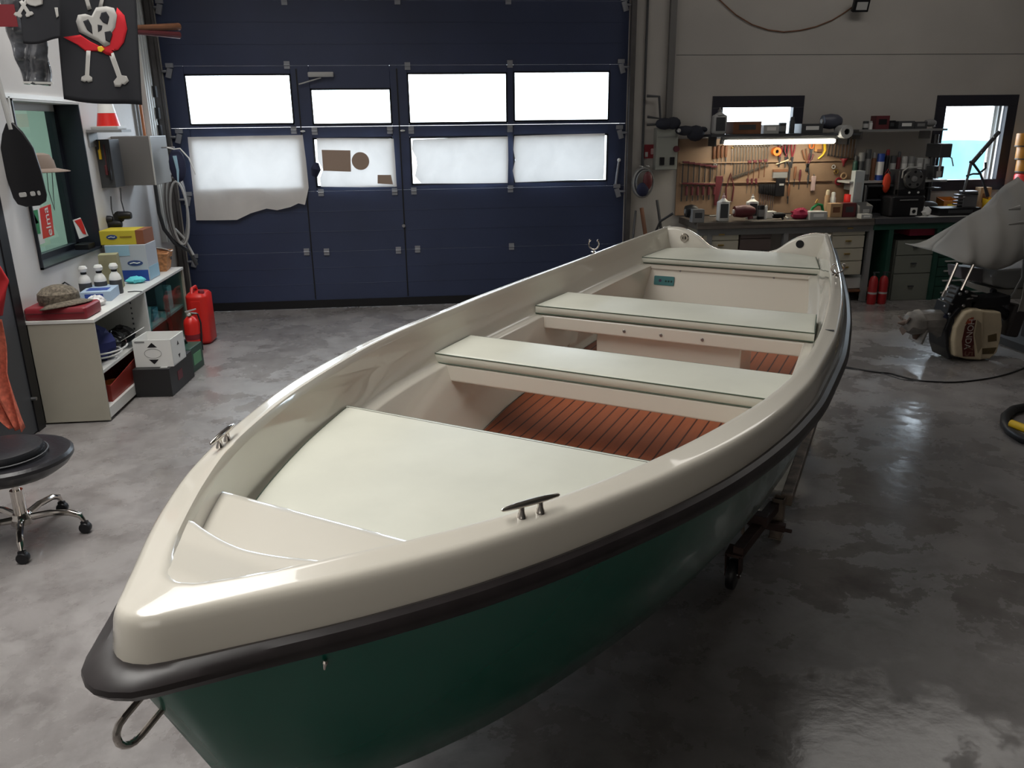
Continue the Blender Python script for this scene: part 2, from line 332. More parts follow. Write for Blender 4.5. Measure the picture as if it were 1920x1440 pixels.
p0, p1 = onY(1160, 300, YW), onY(1154, 345, YW); MB().cyl((p0.x-DX0, -.03, p0.z), (p1.x-DX0, -.03, p1.z), .012, HNG, 8).ball((p0.x-DX0, -.035, p0.z), .02, WHITE, 8).build('slide_bolt', dr)
# wicket-door seams
for px in (569, 752):
    a = onY(px, 300, YW); MB().box((a.x-DX0, -.002, 1.25), (.012, .008, 2.3), BLACK).build('wicket_seam', dr, smooth=0)
# door tracks and the corner posts
def post(name, pts, m, w, d, lab, cat, y=YW): pass
tr = MB().box((DX0-.035, YW-.05, 1.85), (.05, .10, 3.7), DOORF).box((DX0+.0, YW-.09, 1.85), (.03, .02, 3.7), DOORF); struct(tr.build('trim_1', smooth=0))
tr = MB().box((DX1+.03, YW-.04, 1.85), (.05, .08, 3.7), DOORF); struct(tr.build('trim_2', smooth=0))
# left wall with the office window and the dark door
wy0, wy1, wz0, wz1 = 5.655, 6.70, .967, 2.044
lw = MB(); xc = XL-.11; thx = .22
def lrect(y0, y1, z0, z1): lw.box((xc, (y0+y1)/2, (z0+z1)/2), (thx, y1-y0, z1-z0), WALLW)
lrect(YB-.2, wy0, 0, ZC); lrect(wy0, wy1, 0, wz0); lrect(wy0, wy1, wz1, ZC); lrect(wy1, YW+.3, 0, ZC)
struct(lw.build('wall_left', smooth=0))
fr = MB()
for y0, y1, z0, z1 in ((wy0, wy1, wz0, wz0+.012), (wy0, wy0+.012, wz0, wz1), (wy1-.012, wy1, wz0, wz1)): fr.box((XL-.105, (y0+y1)/2, (z0+z1)/2), (.25, y1-y0, z1-z0), FRAMEI)
fr.box((XL-.105, (wy0+wy1)/2, wz1-.006), (.25, wy1-wy0, .012), LGREY)
for y0, y1, z0, z1 in ((wy0, wy1, wz0, wz0+.05), (wy0, wy1, wz1-.05, wz1), (wy0, wy0+.05, wz0, wz1), (wy1-.06, wy1, wz0, wz1)): fr.box((XL-.17, (y0+y1)/2, (z0+z1)/2), (.05, y1-y0, z1-z0), FRAMEI)
fr.box((XL-.17, (wy0+wy1)/2, wz1-.03), (.052, wy1-wy0-.1, .06), LGREY)
wf = struct(fr.build('window_3', smooth=0))
OGL = glass_mat('office_glass', (.80, .90, .86), .03)
MB().box((XL-.17, (wy0+wy1)/2, (wz0+wz1)/2), (.006, wy1-wy0-.1, wz1-wz0-.1), OGL).build('window_pane', wf, smooth=0)
MB().box((XL+.006, (wy0+wy1)/2-.05, wz1+.018), (.012, wy1-wy0+.06, .03), WHITE).box((XL+.006, wy0-.012, (wz0+wz1)/2+.25), (.012, .02, .6), WHITE).build('window_trim', wf, smooth=0)
# the office behind the glass
OW = mat('office_wall_paint', (.50, .58, .53), .8); OC = mat('office_cabinet', (.34, .42, .40), .5)
ow = MB(); X0 = -5.2
ow.box((X0-.05, 6.3, 1.35), (.1, 4.4, 2.7), OW).box((X0/2+XL/2-.1, 8.55, 1.35), (2.4, .1, 2.7), OW).box((X0/2+XL/2-.1, 4.1, 1.35), (2.4, .1, 2.7), OW).box((X0/2+XL/2-.1, 6.3, 2.75), (2.5, 4.5, .1), CEIL)
struct(ow.build('wall_office', smooth=0))
ob = MB().box((-5.0, 6.9, .9), (.35, .55, 1.8), OC).box((-5.0, 7.6, .45), (.35, .7, .9), OC); tag(ob.build('filing_cupboard', smooth=0), 'pale green tall office cupboard seen through the office window', 'cupboard')
tag(MB().box((-4.9, 8.35, 1.15), (.5, .3, .9), WHITE).build('roller_blind', smooth=0), 'white blind panel deep in the office behind the glass', 'blind')
area('office_lamp', (-3.9, 6.6, 2.65), (0, 0, 0), 1.2, 1.2, 45, (.93, 1.0, .97))
# dark door beside the cabinet
struct(MB().box((XL+.012, 5.215, 1.1), (.03, .10, 2.2), BLACK).box((XL+.012, 4.1, 1.1), (.03, .08, 2.2), BLACK).box((XL+.012, 4.66, 2.16), (.03, 1.2, .08), BLACK).build('trim_3', smooth=0))
dl = struct(MB().box((XL+.008, 4.655, 1.06), (.02, 1.03, 2.1), mat('door_grey_leaf', (.055, .06, .07), .5)).build('door_2', smooth=0))
q = onX(53, 748, XL); MB().cyl((XL+.02, q.y, q.z), (XL+.05, q.y, q.z), .012, STEEL, 10).build('door_knob', dl)
# what stands outside the right window
tag(MB().box((4, 20, -.25), (60, 22.4, .1), mat('yard_gravel', (.32, .31, .30), .9, noise=.2, scale=3)).build('yard_ground', smooth=0), 'pale gravel yard outside the workshop windows', 'ground', kind='structure')
tarp = mat('turquoise_tarp', (.06, .19, .23), .6, noise=.35, scale=1.2, bump=.3, bscale=3)
def tf(u, v):
    x = lerp(-2.4, 2.6, u); y = lerp(-1.0, 1.0, v); h = 1.62-.42*abs(2*v-1)**1.6-.25*(2*u-1)**2+.06*math.sin(7*u+3*v)-.8*(u > .9)*(u-.9)*6
    return (x, y, h*(1 if 0 < v < 1 else .2))
tag(MB().grid(tf, 24, 10, tarp).build('covered_boat', loc=(8.9, 13.4, .22), rot=(0, 0, .25)), 'boat under a turquoise tarpaulin in the yard behind the right window', 'boat')
mst = thing('boat_mast', 'thin bare mast with stays standing in the yard behind the right window', 'mast', (7.9, 11.9, -.2))
MB().cyl((0, 0, 0), (-.3, 0, 2.6), .014, DARK, 6).build('mast_pole', mst); MB().cyl((.2, 0, 0), (-.3, 0, 1.9), .009, DARK, 6).build('stay', mst)
# ------------------------------------------------------------------ the boat
BA = math.radians(34); LAT = Vector((math.cos(BA), -math.sin(BA), 0)); AX = Vector((math.sin(BA), math.cos(BA), 0)); BC, S0 = -1.09, 2.8
def bw(w, s, z): return LAT*(BC+w)+AX*s+Vector((0, 0, z))
BORG = bw(0, S0, 0)
boat = thing('rowing_boat', 'white dinghy with green hull and black rubber fender resting on a trolley', 'boat', BORG, -BA)
WO = [(.70, .0), (.706, .028), (.743, .064), (.817, .126), (.896, .193), (.975, .255), (1.096, .340), (1.167, .385), (1.326, .470), (1.517, .555), (1.707, .629), (1.895, .687), (2.109, .734), (2.352, .770), (2.635, .790), (3.027, .790), (3.475, .762), (3.92, .711), (4.395, .632), (5.015, .512), (5.10, .497)]
WI = [(.805, .0), (.812, .028), (.844, .062), (.889, .103), (.946, .149), (1.015, .201), (1.123, .278), (1.289, .382), (1.432, .450), (1.634, .530), (1.76, .572), (2.007, .638), (2.306, .699), (2.56, .726), (2.795, .734), (3.095, .728), (3.322, .716), (3.645, .690), (3.983, .650), (4.622, .553), (4.90, .497), (5.10, .462)]
ZT = [(.66, 1.107), (.743, 1.105), (1.1, 1.101), (1.6, 1.095), (2.1, 1.090), (2.45, 1.089), (2.8, 1.092), (3.15, 1.102), (3.5, 1.115), (3.95, 1.136), (4.4, 1.167), (4.8, 1.197), (5.10, 1.219)]
SEAT = [(.9, .915), (2.0, .915), (2.7, .918), (3.54, .950), (4.7, 1.040), (5.1, 1.065)]
ZF = lambda s: .60+.07*(s-2.8) if s > 2.8 else .60
zt = lambda s: interp(ZT, s)
seat = lambda s: interp(SEAT, s)
wi = lambda s: interp(WI, s)
wo = lambda s: interp(WO, s)
def resample(tab, n, s_end=5.10):
    P = []
    pts = [(w, s) for s, w in tab]
    fine = []
    ss = []
    for i in range(len(tab)-1):
        for k in range(10): ss.append(lerp(tab[i][0], tab[i+1][0], k/10))
    ss.append(tab[-1][0])
    fine = [(interp(tab, s), s) for s in ss]
    fine[0] = (0.0, tab[0][0])
    d = [0]
    for a, b in zip(fine, fine[1:]): d.append(d[-1]+math.hypot(b[0]-a[0], b[1]-a[1]))
    for k in range(n+1):
        t = (k/n)**1.25*d[-1]; j = max(i for i in range(len(d)) if d[i] <= t+1e-9); j = min(j, len(d)-2)
        f = (t-d[j])/max(1e-9, d[j+1]-d[j]); P.append((lerp(fine[j][0], fine[j+1][0], f), lerp(fine[j][1], fine[j+1][1], f)))
    return P
NU = 96
CO, CI = resample(WO, NU), resample(WI, NU)
def offs(C, d):     # outward normal offset, half curve starting on the centreline
    R = []
    for i, (w, s) in enumerate(C):
        a = C[max(0, i-1)] if i else (-C[1][0], C[1][1]); b = C[min(len(C)-1, i+1)]
        tx, ty = b[0]-a[0], b[1]-a[1]; l = math.hypot(tx, ty) or 1; nx, ny = ty/l, -tx/l
        R.append((max(0, w+nx*d) if i else 0.0, s+ny*d))
    return R
def rails(mb, rs, m, smooth=True):      # rs: list of half rails [(w,s,z)...]; mirrored skin between neighbours
    n = len(rs[0]); full = []
    for r in rs: full.append([(-w, s, z) for w, s, z in reversed(r[1:])]+[(w, s, z) for w, s, z in r])
    N = len(full[0]); vs = [(w, s-S0, z) for r in full for w, s, z in r]
    fs = [(k*N+i, k*N+i+1, (k+1)*N+i+1, (k+1)*N+i) for k in range(len(full)-1) for i in range(N-1)]
    mb.add(vs, fs, m)
def rail(C, d, fz): return [(w, s, fz(s)) for w, s in offs(C, d)]
# deck moulding: fascia, rounded top, inner face down to the seat shelf, shelf, lower side
def lower(C, d, fz, cap=None): return [(max(0, w+d) if i else 0.0, s, fz(s)) for i, (w, s) in enumerate(C)]
gr_ = lambda s: min(1, max(0, (s-.84)/.10))
dm = MB()
prof = [rail(CO, .016, lambda s: zt(s)-.088), rail(CO, .010, lambda s: zt(s)-.05), rail(CO, .006, lambda s: zt(s)-.024), rail(CO, .0035, lambda s: zt(s)-.015), rail(CO, -.001, lambda s: zt(s)-.006), rail(CO, -.008, lambda s: zt(s)-.0012),
        rail(CO, -.016, lambda s: zt(s)+.0002), rail(CO, -.024, lambda s: zt(s)+.0014), rail(CI, .020, lambda s: zt(s)+.0055), rail(CI, .012, lambda s: zt(s)+.0066), rail(CI, .004, lambda s: zt(s)+.0055), rail(CI, .0, lambda s: zt(s)+.004-.006*gr_(s)), rail(CI, -.004, lambda s: zt(s)+.003-.020*gr_(s))]
rails(dm, prof, GELWHITE)
def wallz(s): return .5*(zt(s)+seat(s))
aft = [i for i, (w, s) in enumerate(CI) if s > 0.985]
def sub(r): return [r[i] for i in aft]
def side(mb, rs, m):
    for sg in (1, -1):
        n = len(rs[0]); vs = [(w*sg, s-S0, z) for r in rs for w, s, z in r]
        fs = [(k*n+i, k*n+i+1, (k+1)*n+i+1, (k+1)*n+i) for k in range(len(rs)-1) for i in range(n-1)]
        mb.add(vs, fs, m)
def fl(s): return min(1, max(0, (s-1.9)/.25))
wl = lambda s: wi(s)-.050
WF = [(1.9, .40), (2.3, .485), (2.8, .555), (3.2, .585), (3.7, .585), (4.1, .565), (4.5, .50), (5.1, .42)]
inn = [sub(rail(CI, -.004, lambda s: zt(s)+.003-.020*gr_(s))), [(w-.014, s, lerp(zt(s), seat(s), .45)) for w, s in [CI[i] for i in aft]], [(w-.016, s, lerp(zt(s), seat(s), .52)) for w, s in [CI[i] for i in aft]],
       [(max(.01, w-.036), s, seat(s)+.014) for w, s in [CI[i] for i in aft]], [(max(.01, w-.042), s, seat(s)+.003) for w, s in [CI[i] for i in aft]], [(max(.01, w-.050), s, seat(s)) for w, s in [CI[i] for i in aft]],
       [(max(.01, w-.078), s, seat(s)-.002) for w, s in [CI[i] for i in aft]], [(max(.01, w-.086), s, seat(s)-.010) for w, s in [CI[i] for i in aft]],
       [(max(.01, interp(WF, s)+.022) if s > 1.98 else max(.008, w-.10), s, ZF(s)+.035 if s > 1.98 else .903) for w, s in [CI[i] for i in aft]], [(max(.01, interp(WF, s)) if s > 1.98 else max(.006, w-.12), s, ZF(s) if s > 1.98 else .902) for w, s in [CI[i] for i in aft]]]
side(dm, inn, GELWHITE)
# inner bottom
fl_pts = [(s, interp(WF, s)+.01) for s in [1.99+.1*k for k in range(31)]]
for a, b in zip(fl_pts, fl_pts[1:]):
    dm.add([(-a[1], a[0]-S0, ZF(a[0])-.004), (a[1], a[0]-S0, ZF(a[0])-.004), (b[1], b[0]-S0, ZF(b[0])-.004), (-b[1], b[0]-S0, ZF(b[0])-.004)], [(0, 1, 2, 3)], GELWHITE)
dm.build('deck_moulding', boat, smooth=50)
# bow deck: flush triangular plate with a scalloped after edge, then a lower shelf, then the cushion well
def plate(mb, z, sf, s0, m, drop, inset, lip=.006):   # plate from bow to the after edge sf(w)
    n = 26; rows = []
    pts = []
    for k in range(-n, n+1):
        t = k/n; pts.append(t)
    # find half width where the edge meets the side
    lo, hi = 0, .75
    for _ in range(40):
        mid = (lo+hi)/2
        if wi(sf(mid))-inset > mid: lo = mid
        else: hi = mid
    wm = lo
    def wside(s): return max(.002, wi(s)-inset)
    NV = 14; vs = []; N = 2*n+1
    for j in range(NV+1):
        for t in pts:
            w_edge = wm*t; s1 = sf(w_edge); v = j/NV
            s = lerp(s0, s1, v); w = t*min(wm, wside(lerp(s0, sf(wm), v))) if v < 1 else w_edge
            vs.append((w, s-S0, z+(max(0, zt(s)+.004-z)*(1-min(1, max(0, (s-.83)/.09))) if z > 1.09 else 0)))
    fs = [(j*N+i, j*N+i+1, (j+1)*N+i+1, (j+1)*N+i) for j in range(NV) for i in range(N-1)]
    b = len(vs); e = [NV*N+i for i in range(N)]
    for dz, ds in ((-lip*.4, lip*.7), (-lip*1.3, lip), (-drop, lip+.004)):
        st = len(vs); vs += [(vs[i][0], vs[i][1]+ds, z+dz) for i in [NV*N+q for q in range(N)]]
        cur = list(range(st, st+N)); fs += [(e[i], e[i+1], cur[i+1], cur[i]) for i in range(N-1)]; e = cur
    mb.add(vs, fs, m)
bd = MB()
plate(bd, 1.098, lambda w: .952+.036*min(1, (abs(w)/.17)**1.6), .80, GELWHITE, .06, -.004)
bd.build('bow_deck', boat, smooth=40)
bd = MB(); plate(bd, 1.046, lambda w: 1.196, .93, GELWHITE, .14, .004); bd.build('bow_shelf', boat, smooth=40)
wellp = [(-1, 1.15)]
wb_ = MB(); ss = [1.15+.05*k for k in range(18)]
for a, b in zip(ss, ss[1:]): wb_.add([(-(wi(a)-.04), a-S0, .914), (wi(a)-.04, a-S0, .914), (wi(b)-.04, b-S0, .914), (-(wi(b)-.04), b-S0, .914)], [(0, 1, 2, 3)], GELWHITE)
wb_.add([(-(wi(2.0)-.04), 2.0-S0, .914), (wi(2.0)-.04, 2.0-S0, .914), (.5, 2.03-S0, .58), (-.5, 2.03-S0, .58)], [(0, 1, 2, 3)], GELWHITE)
wb_.build('bow_locker', boat, smooth=0)
# teak floor with dark seams
def teak():
    m = bpy.data.materials.new('teak_planks'); m.use_nodes = True; n = m.node_tree; b = n.nodes['Principled BSDF']; L = n.links.new
    t = n.nodes.new('ShaderNodeTexCoord'); sp = n.nodes.new('ShaderNodeSeparateXYZ'); L(t.outputs['Object'], sp.inputs[0])
    md = n.nodes.new('ShaderNodeMath'); md.operation = 'MULTIPLY'; md.inputs[1].default_value = 1/.052; L(sp.outputs[0], md.inputs[0])
    fr = n.nodes.new('ShaderNodeMath'); fr.operation = 'FRACT'; L(md.outputs[0], fr.inputs[0])
    gt = n.nodes.new('ShaderNodeMath'); gt.operation = 'GREATER_THAN'; gt.inputs[1].default_value = .87; L(fr.outputs[0], gt.inputs[0])
    mp = n.nodes.new('ShaderNodeMapping'); mp.inputs['Scale'].default_value = (30, 3, 3); L(t.outputs['Object'], mp.inputs[0])
    nz = n.nodes.new('ShaderNodeTexNoise'); nz.inputs['Scale'].default_value = 2; L(mp.outputs[0], nz.inputs[0])
    r = n.nodes.new('ShaderNodeValToRGB'); L(nz.outputs[0], r.inputs[0]); r.color_ramp.elements[0].color = (.25, .066, .026, 1); r.color_ramp.elements[1].color = (.35, .10, .040, 1)
    mx = n.nodes.new('ShaderNodeMix'); mx.data_type = 'RGBA'; L(gt.outputs[0], mx.inputs[0]); L(r.outputs[0], mx.inputs[6]); mx.inputs[7].default_value = (.05, .010, .006, 1); L(mx.outputs[2], b.inputs['Base Color'])
    b.inputs['Roughness'].default_value = .5; return m
TEAK = teak()
tk = MB(); seq = [(s, interp(WF, s)-.012) for s in [2.03+.08*k for k in range(31)]]
for a, b in zip(seq, seq[1:]): tk.add([(-a[1], a[0]-S0, ZF(a[0])+.006), (a[1], a[0]-S0, ZF(a[0])+.006), (b[1], b[0]-S0, ZF(b[0])+.006), (-b[1], b[0]-S0, ZF(b[0])+.006)], [(0, 1, 2, 3)], TEAK)
tk.build('teak_floor', boat, smooth=0)
# thwarts (arched mouldings), stern bench, centre locker
def thwart(s0, s1, hb, leg):
    m = MB(); z = seat((s0+s1)/2)
    def x(s, d): return wi(s)-d
    z0, z1 = seat(s0), seat(s1)
    for (sa, sb) in ((s0, s1),):
        a = x(sa, .030); b = x(sb, .030)
        m.add([(-a, sa-S0, z0), (a, sa-S0, z0), (b, sb-S0, z1), (-b, sb-S0, z1), (-a, sa-S0, z0-hb), (a, sa-S0, z0-hb), (b, sb-S0, z1-hb), (-b, sb-S0, z1-hb)],
              [(0, 1, 2, 3), (4, 7, 6, 5), (0, 4, 5, 1), (3, 2, 6, 7), (1, 5, 6, 2), (0, 3, 7, 4)], GELWHITE)
    for sg in (1, -1):
        aw, bw_ = x(s0, .052), x(s1, .052)
        fa, fb = interp(WF, s0)+.03, interp(WF, s1)+.03; li = leg
        vs = [(sg*(aw+.02), s0-S0, z0-hb), (sg*(aw-li), s0-S0, z0-hb), (sg*(fa-.012), s0-S0, ZF(s0)), (sg*(fa+.08), s0-S0, ZF(s0)),
              (sg*(bw_+.02), s1-S0, z1-hb), (sg*(bw_-li), s1-S0, z1-hb), (sg*(fb-.012), s1-S0, ZF(s1)), (sg*(fb+.08), s1-S0, ZF(s1))]
        m.add(vs, [(0, 1, 2, 3), (7, 6, 5, 4), (1, 5, 6, 2), (0, 4, 5, 1)], GELWHITE)
    return m.build('thwart', boat, smooth=0, bevel=.008, seg=3)
thwart(2.685, 2.965, .072, .012); thwart(3.535, 3.835, .066, .012)
lk = MB(); lk.box((0, 3.70-S0, .75), (.70, .24, .31), GELWHITE); lk.build('centre_locker', boat, smooth=0, bevel=.008, seg=3)
sb = MB(); s0, s1 = 4.695, 5.05
sb.add([(-(wi(s0)-.03), s0-S0, 1.04), (wi(s0)-.03, s0-S0, 1.04), (wi(s1)-.02, s1-S0, 1.062), (-(wi(s1)-.02), s1-S0, 1.062), (-(wi(s0)-.04), s0-S0, 1.016), (wi(s0)-.04, s0-S0, 1.016),
        (-(.50), s0+.012-S0, 1.014), (.50, s0+.012-S0, 1.014), (-.395, s0-.05-S0, ZF(4.6)), (.395, s0-.05-S0, ZF(4.6)), (.56, s0-.05-S0, ZF(4.6)), (.56, s0-S0, 1.0), (-.56, s0-.05-S0, ZF(4.6)), (-.56, s0-S0, 1.0)],
       [(0, 1, 2, 3), (0, 4, 5, 1), (4, 6, 7, 5), (6, 8, 9, 7), (7, 9, 10, 11), (6, 13, 12, 8)], GELWHITE)
sb.build('stern_bench', boat, smooth=0)
# transom with the two ears
def ear(w):
    w = abs(w); return interp([(0, 1.092), (.14, 1.094), (.20, 1.112), (.275, 1.168), (.34, 1.203), (.42, 1.221), (.50, 1.218), (.52, 1.214)], w)
tm = MB(); n = 44; ws = [lerp(-.505, .505, k/n) for k in range(n+1)]
y0, y1 = 5.045-S0, 5.115-S0
rows = []
for dz, y in ((0, None),): pass
vs = []; fs = []
for w in ws:
    t = ear(w); vs += [(w, y0, .95), (w, y0-.000, t-.012), (w, y0+.006, t-.002), (w, y0+.02, t+.003), (w, y1-.02, t+.003), (w, y1-.004, t-.004), (w, y1, t-.018), (w*.93, y1-.02, .42)]
K = 8
for i in range(n): fs += [(i*K+j, (i+1)*K+j, (i+1)*K+j+1, i*K+j+1) for j in range(K-1)]
tm.add(vs, fs, GELWHITE); tm.build('transom', boat, smooth=50)
dh = MB().lathe([(0, -.001), (.0235, -.001), (.0235, .002)], BLACK, (.341, y0-.002, 1.160), 16, 'Y'); dh.build('rope_hole', boat)
dh = MB().lathe([(.012, -.006), (.024, -.006), (.028, -.001), (.028, .0)], CHROME, (-.357, y0-.002, 1.161), 16, 'Y').lathe([(0, -.0015), (.013, -.0015), (.013, 0)], BLACK, (-.357, y0-.002, 1.161), 12, 'Y').box((-.357, y0-.008, 1.163), (.008, .006, .05), CHROME); dh.build('drain_fitting', boat)
# rubber fender
def bowpush(d):
    k = max(0, d-.012)/.037
    return [(w, s-.027*k*max(0, min(1, (.85-s)/.20))) for w, s in offs(CO, d)]
rb = MB(); ZR = lambda s: zt(s)-.080-interp([(.6, .002), (.8, .002), (1.2, 0), (5.1, 0)], s)
ring = [(.014, .0), (.026, .004), (.040, -.002), (.048, -.014), (.049, -.024), (.044, -.036), (.032, -.043), (.010, -.045), (-.004, -.043), (-.006, -.004), (.014, .0)]
def bowx(s): return interp([(.60, .012), (.75, .010), (.95, .0), (5.2, 0)], s)
rails(rb, [[(w, s, ZR(s)+dz) for w, s in bowpush(d-.002)] for d, dz in ring], RUBBER)
for sg in (1, -1):    # closed ends at the transom
    e = [(sg*w, s-S0, ZR(s)+dz) for (d, dz) in ring[:-1] for w, s in [offs(CO, d-.002)[-1]]]
    rb.add(e, [tuple(range(len(e)))], RUBBER)
rb.build('rubber_fender', boat, smooth=32)
# hull
hl = MB(); CH = [(0.0, .86, .60), (.035, .93, .55), (.10, 1.05, .505), (.20, 1.25, .468), (.33, 1.57, .452), (.48, 2.10, .445), (.56, 2.6, .44), (.60, 3.1, .44), (.595, 3.7, .445), (.55, 4.4, .46), (.47, 5.10, .48)]
KE = [(0.0, .86, .60), (0, .90, .53), (0, .99, .45), (0, 1.18, .39), (0, 1.57, .355), (0, 2.10, .34), (0, 2.6, .335), (0, 3.1, .335), (0, 3.7, .34), (0, 4.4, .355), (0, 5.10, .37)]
sh = [(max(0, w), s, zt(s)-.118) for w, s in offs(CO, .006)]
def resamp3(tab, n, ssrc):
    out = []; S = [p[1] for p in tab]
    for k, s in enumerate(ssrc): out.append(s)
    return out
keys = [0, .70, .755, .83, .97, 1.25, 1.7, 2.35, 3.0, 4.0, 5.2]
US = [k/NU for k in range(NU+1)]
def along(tab, u):   # parametric by index in tab matched to u
    x = u*(len(tab)-1); i = min(int(x), len(tab)-2); f = x-i; a, b = tab[i], tab[i+1]
    m = tab[i-1] if i else tuple(2*a[q]-b[q] for q in range(3)); p = tab[i+2] if i+2 < len(tab) else tuple(2*b[q]-a[q] for q in range(3))
    return tuple(.5*(2*a[q]+(b[q]-m[q])*f+(2*m[q]-5*a[q]+4*b[q]-p[q])*f*f+(3*a[q]-m[q]-3*b[q]+p[q])*f**3) for q in range(3))
# match u so that stations stay roughly square to the keel
def chs(s_sheer):
    return interp([(.66, .0), (.75, .06), (.85, .13), (1.0, .205), (1.3, .31), (1.7, .42), (2.2, .515), (2.7, .61), (3.2, .71), (3.8, .80), (4.45, .905), (5.11, 1.0)], s_sheer)
hr = []; hm1 = []; hm2 = []; hc = []; hk = []; hc2 = []
for i, (w, s, z) in enumerate(sh):
    u = chs(s) if i else 0.0; c = along(CH, u); k = along(KE, u)
    if i == 0: c = (0, c[1], c[2])
    hr.append((w, s, z)); c = (max(0, c[0]), c[1], c[2]); k = (0, k[1], k[2])
    bul = .03*min(1, w/.3)
    hm1.append((lerp(w, c[0], .33)+bul*.8, lerp(s, c[1], .33), lerp(z, c[2], .33))); hm2.append((lerp(w, c[0], .70)+bul, lerp(s, c[1], .70), lerp(z, c[2], .70)))
    hc.append(c); hc2.append((lerp(c[0], 0, .12), c[1], lerp(c[2], k[2], .2))); hk.append(k)
rails(hl, [hr, hm1, hm2, hc, hc2, hk], HULLG)
hl.build('hull', boat, smooth=40)
kb = MB(); kb.box((0, 3.1-S0, .325), (.035, 3.6, .045), HULLG); kb.build('keel', boat, smooth=0, bevel=.005)
# bow eye
be = MB(); P0 = Vector((0, .690-S0, .935)); P1 = Vector((0, .712-S0, .880)); nrm = Vector((0, -.93, -.37)).normalized()
arc = [P0+Vector((0, .03, .012)), P0+nrm*.010, P0+nrm*.020]
mid = (P0+P1)/2+nrm*.024; r = (P0-P1).length/2
for k in range(1, 8): a = pi*k/8; arc.append(mid+(P0-P1).normalized()*r*math.cos(a)+nrm*r*.95*math.sin(a))
arc += [P1+nrm*.020, P1+nrm*.010, P1+Vector((0, .03, .012))]
be.tube(arc, .0068, CHROME, 10); be.build('bow_eye', boat)
# cleats
def cleat(w, s, ang):
    c = MB(); L = .068
    c.tube([(-L, 0, .029), (-L*.95, 0, .029), (-L*.5, 0, .0295), (0, 0, .0295), (L*.5, 0, .0295), (L*.95, 0, .029), (L, 0, .029)], [.0025, .0042, .0066, .0074, .0066, .0042, .0025], CHROME, 12)
    for x in (-.022, .022): c.tube([(x, 0, 0), (x, 0, .004), (x, 0, .014), (x, 0, .028)], [.0105, .0098, .0062, .0058], CHROME, 10)
    c.build('cleat', boat, loc=(w, s-S0, zt(s)+.001), rot=(0, 0, ang))
cleat(.428, 1.315, math.radians(58)); cleat(-.428, 1.315, math.radians(113))
# oarlocks, drain slots, screws
def oarlock(w, s, rz, tilt=0):
    c = MB(); R = .030; pts = []
    for k in range(15): a = math.radians(-50-260*k/14+0); 
    pts = [(R*math.cos(math.radians(a)), 0, .045+R*math.sin(math.radians(a))) for a in range(-220, 41, 20)]
    c.tube(pts, [.006]+[.004]*(len(pts)-2)+[.006], CHROME, 8).cyl((0, 0, -.01), (0, 0, .016), .005, CHROME, 8).lathe([(0, .003), (.014, .003), (.016, 0)], CHROME, n=12).ball(pts[0], .0075, CHROME, 8).ball(pts[-1], .0075, CHROME, 8)
    c.build('oarlock', boat, loc=(w, s-S0, zt(s)+.003), rot=(tilt, 0, rz))
oarlock(-.655, 4.27, .15); oarlock(.655, 4.10, .5, .5)
for w, s in ((.757, 3.15),): MB().box((0, 0, 0), (.034, .009, .004), DARK).build('rowlock_socket', boat, loc=(w, s-S0, zt(s)+.004), rot=(0, 0, .1))
for sg in (1, -1): MB().ball((0, 0, 0), .007, CHROME, 8, (1, 1, .6)).build('screw', boat, loc=(sg*.487, 5.03-S0, zt(5.03)+.004))
for w in (-.191, -.011, .183): MB().lathe([(0, -.003), (.006, -.003), (.008, 0)], STEEL, n=10, axis='Y').build('screw', boat, loc=(w, 3.533-S0, .902+.012))
for w in (-.275, .268): MB().lathe([(0, -.003), (.005, -.003), (.007, 0)], STEEL, n=10, axis='Y').build('screw', boat, loc=(w, 4.707-S0, 1.008))
MB().lathe([(0, -.003), (.006, -.003), (.008, 0)], STEEL, n=10, axis='Y').build('screw', boat, loc=(.35, 4.655-S0, .823))
tl = MB().rbox((0, 0, 0), (.125, .055, .004), .006, mat('teal_label', (.05, .17, .18), .4)); tb = tl.build('maker_plate', boat, loc=(-.366, 4.688-S0, .947), rot=(math.radians(81), 0, 0))
for k, x in enumerate((.012, .029, .046)): MB().lathe([(0, .001), (.0065, .001), (.0065, 0)], mat('plate_green_dark', (.006, .04, .035), .4), (x, -.002, .002), 10).build('plate_mark', tb)
MB().lathe([(0, .001), (.009, .001), (.009, 0)], mat('plate_purple', (.05, .03, .07), .4), (-.024, 0, .002), 12).build('plate_mark', tb)
sc_ = MB().ball((0, 0, 0), .006, CHROME, 8).tube([(0, 0, 0), (.0, -.003, -.014)], [.004, .002], CHROME, 6); _i = min(range(len(hr)), key=lambda i: abs(hr[i][1]-.925)); _p = [lerp(hr[_i][q], hm1[_i][q], .30) for q in range(3)]; sc_.build('vent_fitting', boat, loc=(_p[0]+.006, _p[1]-.002-S0, _p[2]))
